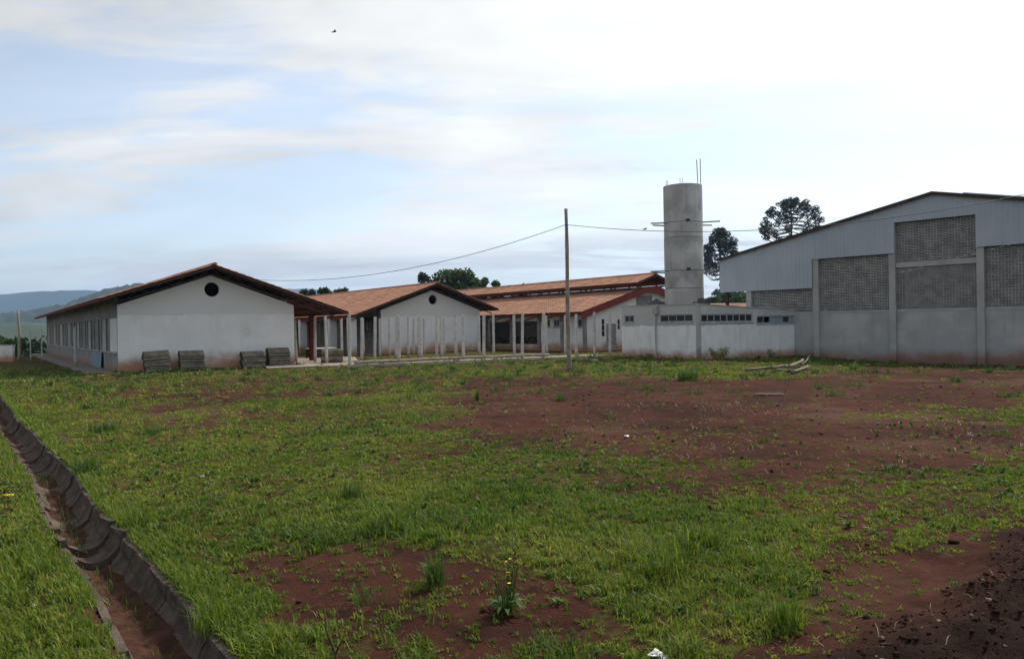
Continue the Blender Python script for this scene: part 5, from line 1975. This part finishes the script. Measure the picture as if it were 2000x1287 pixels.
def broadleaf(name, label, base, H, W, seed, n_cl=24, per=90, size=0.22, mat='leaf', trunk=0.3, crown_from=0.35, tint=0.45):
    r_ = np.random.default_rng(seed)
    t = thing(name, label, 'tree', base, 0, 'trees behind the school')
    MB().tube([(0, 0, -1), (0.1, 0, H * 0.3), (0, 0.1, H * 0.6)], [trunk, trunk * 0.8, trunk * 0.45], 8).build('trunk', M['bark'], t, smooth=True)
    cs, rs = [], []
    mb = MB()
    n_cl = int(n_cl * 1.9)
    for i in range(n_cl):
        a, h = r_.uniform(0, 6.28), r_.uniform(0, 1)
        prof = math.sqrt(max(0.05, 1 - (2 * h - 1.25) ** 2 * 0.62))
        rr = W / 2 * prof * math.sqrt(r_.uniform(0.15, 1)) * 0.85
        c = np.array([rr * math.cos(a), rr * math.sin(a), H * (crown_from + (0.92 - crown_from) * h)])
        cs.append(c); rs.append(W * r_.uniform(0.09, 0.17))
        if i % 3 == 0:
            mb.tube([(0, 0, H * 0.3), c * 0.5 + np.array([0, 0, H * 0.22]), c], [trunk * 0.4, trunk * 0.25, 0.04], 5)
    mb.build('limb', M['bark'], t)
    v_, f_, tt = leaf_cloud(cs, rs, int(per * 1.5), size, 0.85, tint)
    np_mesh('crown', v_, f_, M[mat], t, attrs={'tint': tt})['kind'] = 'stuff'


def tree_at(name, label, px, ptop, D, wpx, seed, **kw):
    top = far(px, ptop, D)
    broadleaf(name, label, (top.x, top.y, 0), top.z * 1.03, 1.25 * wpx * D / FPX, seed, **kw)


tree_at('leafy_tree', 'loose-crowned grey green tree behind the ridge of the second block, left one', 838, 531, 92, 64, 21, mat='dark_leaf', n_cl=22, per=60)
tree_at('leafy_tree', 'round bright green tree rising behind the second block and hall roof', 900, 531, 98, 88, 22, n_cl=34, per=110)
tree_at('leafy_tree', 'small tree with thin crown above the left end of the hall roof', 950, 544, 100, 46, 23, n_cl=14, per=60)
tree_at('leafy_tree', 'treetop just showing above the hall roof left of the wooden pole', 1003, 550, 105, 50, 24, n_cl=14, per=70)
tree_at('leafy_tree', 'dark round treetop over the dip between the two classroom blocks, left', 618, 562, 95, 52, 25, mat='dark_leaf', n_cl=18, per=110)
tree_at('leafy_tree', 'dark round treetop over the dip between the two classroom blocks, right', 656, 562, 97, 60, 26, mat='dark_leaf', n_cl=18, per=110)
tree_at('leafy_tree', 'green tree between the tower and the gymnasium, lower left one', 1398, 578, 120, 52, 27, mat='leaf', n_cl=18, per=90)
tree_at('leafy_tree', 'green tree seen under the gymnasium eave, right one', 1442, 574, 112, 60, 28, mat='leaf', n_cl=20, per=100)
tree_at('leafy_tree', 'hazy blue green tree farthest back between tower and gymnasium', 1420, 566, 260, 60, 29, mat='dark_leaf', n_cl=20, per=70, size=0.5)
tree_at('leafy_tree', 'dark tree peeping out left behind the big gymnasium roof', 1480, 489, 170, 26, 30, mat='dark_leaf', n_cl=10, per=60, size=0.3)
p = far(28, 690, 62)
broadleaf('leafy_bush', 'pale green bush beside the end of the white wall at the left', (p.x, p.y, 0), 1.5, 2.2, 33, n_cl=12, per=60, size=0.09, crown_from=0.2, trunk=0.06, tint=0.7)

# woodland in the valley beyond the near block: reads as one dark mass
cs, rs = [], []
for i in range(760):
    q_ = rng.uniform(86, 150)
    lat = rng.uniform(-30, 45)
    x_, y_ = V.x * q_ + U.x * (lat - 0), V.y * q_ + U.y * (lat - 0)
    if x_ > -34:
        continue
    zg = gz_at(x_, y_)
    h_ = rng.uniform(4.6, 7.4) if q_ < 100 else rng.uniform(5, 8.2)
    for j in range(3):
        cs.append((x_ + rng.normal(0, 0.8), y_ + rng.normal(0, 0.8), zg + h_ * rng.uniform(0.35, 0.95))); rs.append(rng.uniform(1.1, 1.9))
v_, f_, tt = leaf_cloud(cs, rs, 75, 0.30, 0.9, 0.35)
tag(np_mesh('woodland', v_, f_, M['dark_leaf'], attrs={'tint': tt}), 'dark dense woodland filling the valley behind the left wall', 'woodland', kind='stuff')

# ------------------------------------------------------------------ hills


def hill(name, mat, prof, D, depth, noise_amp, seed, na=260, a0=-62, a1=62, trees=0.0):
    """ridge given as (photograph column, row of the crest) pairs at distance D, with slopes fore and aft"""
    az = np.linspace(R(a0), R(a1), na)
    cols_ = 1000 + FPX * np.tan(az)
    crest = np.interp(cols_, [p_[0] for p_ in prof], [p_[1] for p_ in prof])
    yh = 637 - 0.01746 * (cols_ - 1000)
    zc_ = EYE + (yh - crest) / FPX * D
    fr = np.linspace(-1, 1, 25)
    AZ, FR = np.meshgrid(np.arange(na), fr, indexing='ij')
    r_ = D / np.cos(az)[:, None] + FR * depth
    base = -14.0
    sh = np.clip(1 - np.abs(FR) ** 1.3, 0, 1)
    x_, y_ = r_ * np.sin(az)[:, None], r_ * np.cos(az)[:, None]
    z_ = base + (zc_[:, None] - base) * sh
    z_ = z_ + sh * noise_amp * (fbm(x_, y_, 3.5 / depth, 4, seed) - 0.5) + sh * trees * (vnoise(x_ / 7.0, y_ / 7.0, seed + 5) - 0.3)
    i_ = np.arange(AZ.size).reshape(AZ.shape)
    f2 = np.stack([i_[:-1, :-1], i_[1:, :-1], i_[1:, 1:], i_[:-1, 1:]], -1).reshape(-1, 4)
    o = np_mesh(name, np.stack([x_.ravel(), y_.ravel(), z_.ravel()], -1), f2, M[mat], smooth=True)
    return tag(o, kind='structure')


hill('hill', 'hill_far', [(-1500, 585), (-300, 578), (0, 575), (50, 571), (115, 567), (160, 570), (205, 573), (260, 570), (420, 575), (560, 566), (600, 567), (760, 580), (1000, 592), (1400, 590), (2500, 590)], 3300, 900, 30, 501, trees=4)
hill('hill', 'hill_mid', [(-1500, 612), (-200, 616), (0, 614), (60, 610), (95, 603), (130, 594), (175, 577), (220, 565), (275, 557), (380, 560), (520, 580), (700, 605), (1000, 618), (2500, 618)], 1300, 420, 12, 502, na=900, trees=10)
hill('meadow', 'meadow', [(-1500, 634), (0, 632), (60, 630), (140, 634), (300, 640), (1000, 640), (2500, 640)], 620, 200, 2, 503)

# ------------------------------------------------------------------ air
hz = MB().box(-5600, 5600, -1500, 5600, -20.0, 330.0).build('haze', M['glass'])
hm = bpy.data.materials.new('thin haze')
hm.use_nodes = True
nt = hm.node_tree
nt.nodes.clear()
ho, hv = nt.nodes.new('ShaderNodeOutputMaterial'), nt.nodes.new('ShaderNodeVolumePrincipled')
hv.inputs['Color'].default_value = (0.40, 0.63, 1.0, 1)
hv.inputs['Density'].default_value = 0.00016
hv.inputs['Anisotropy'].default_value = 0.2
nt.links.new(hv.outputs[0], ho.inputs['Volume'])
hz.data.materials.clear()
hz.data.materials.append(hm)
tag(hz, kind='stuff')
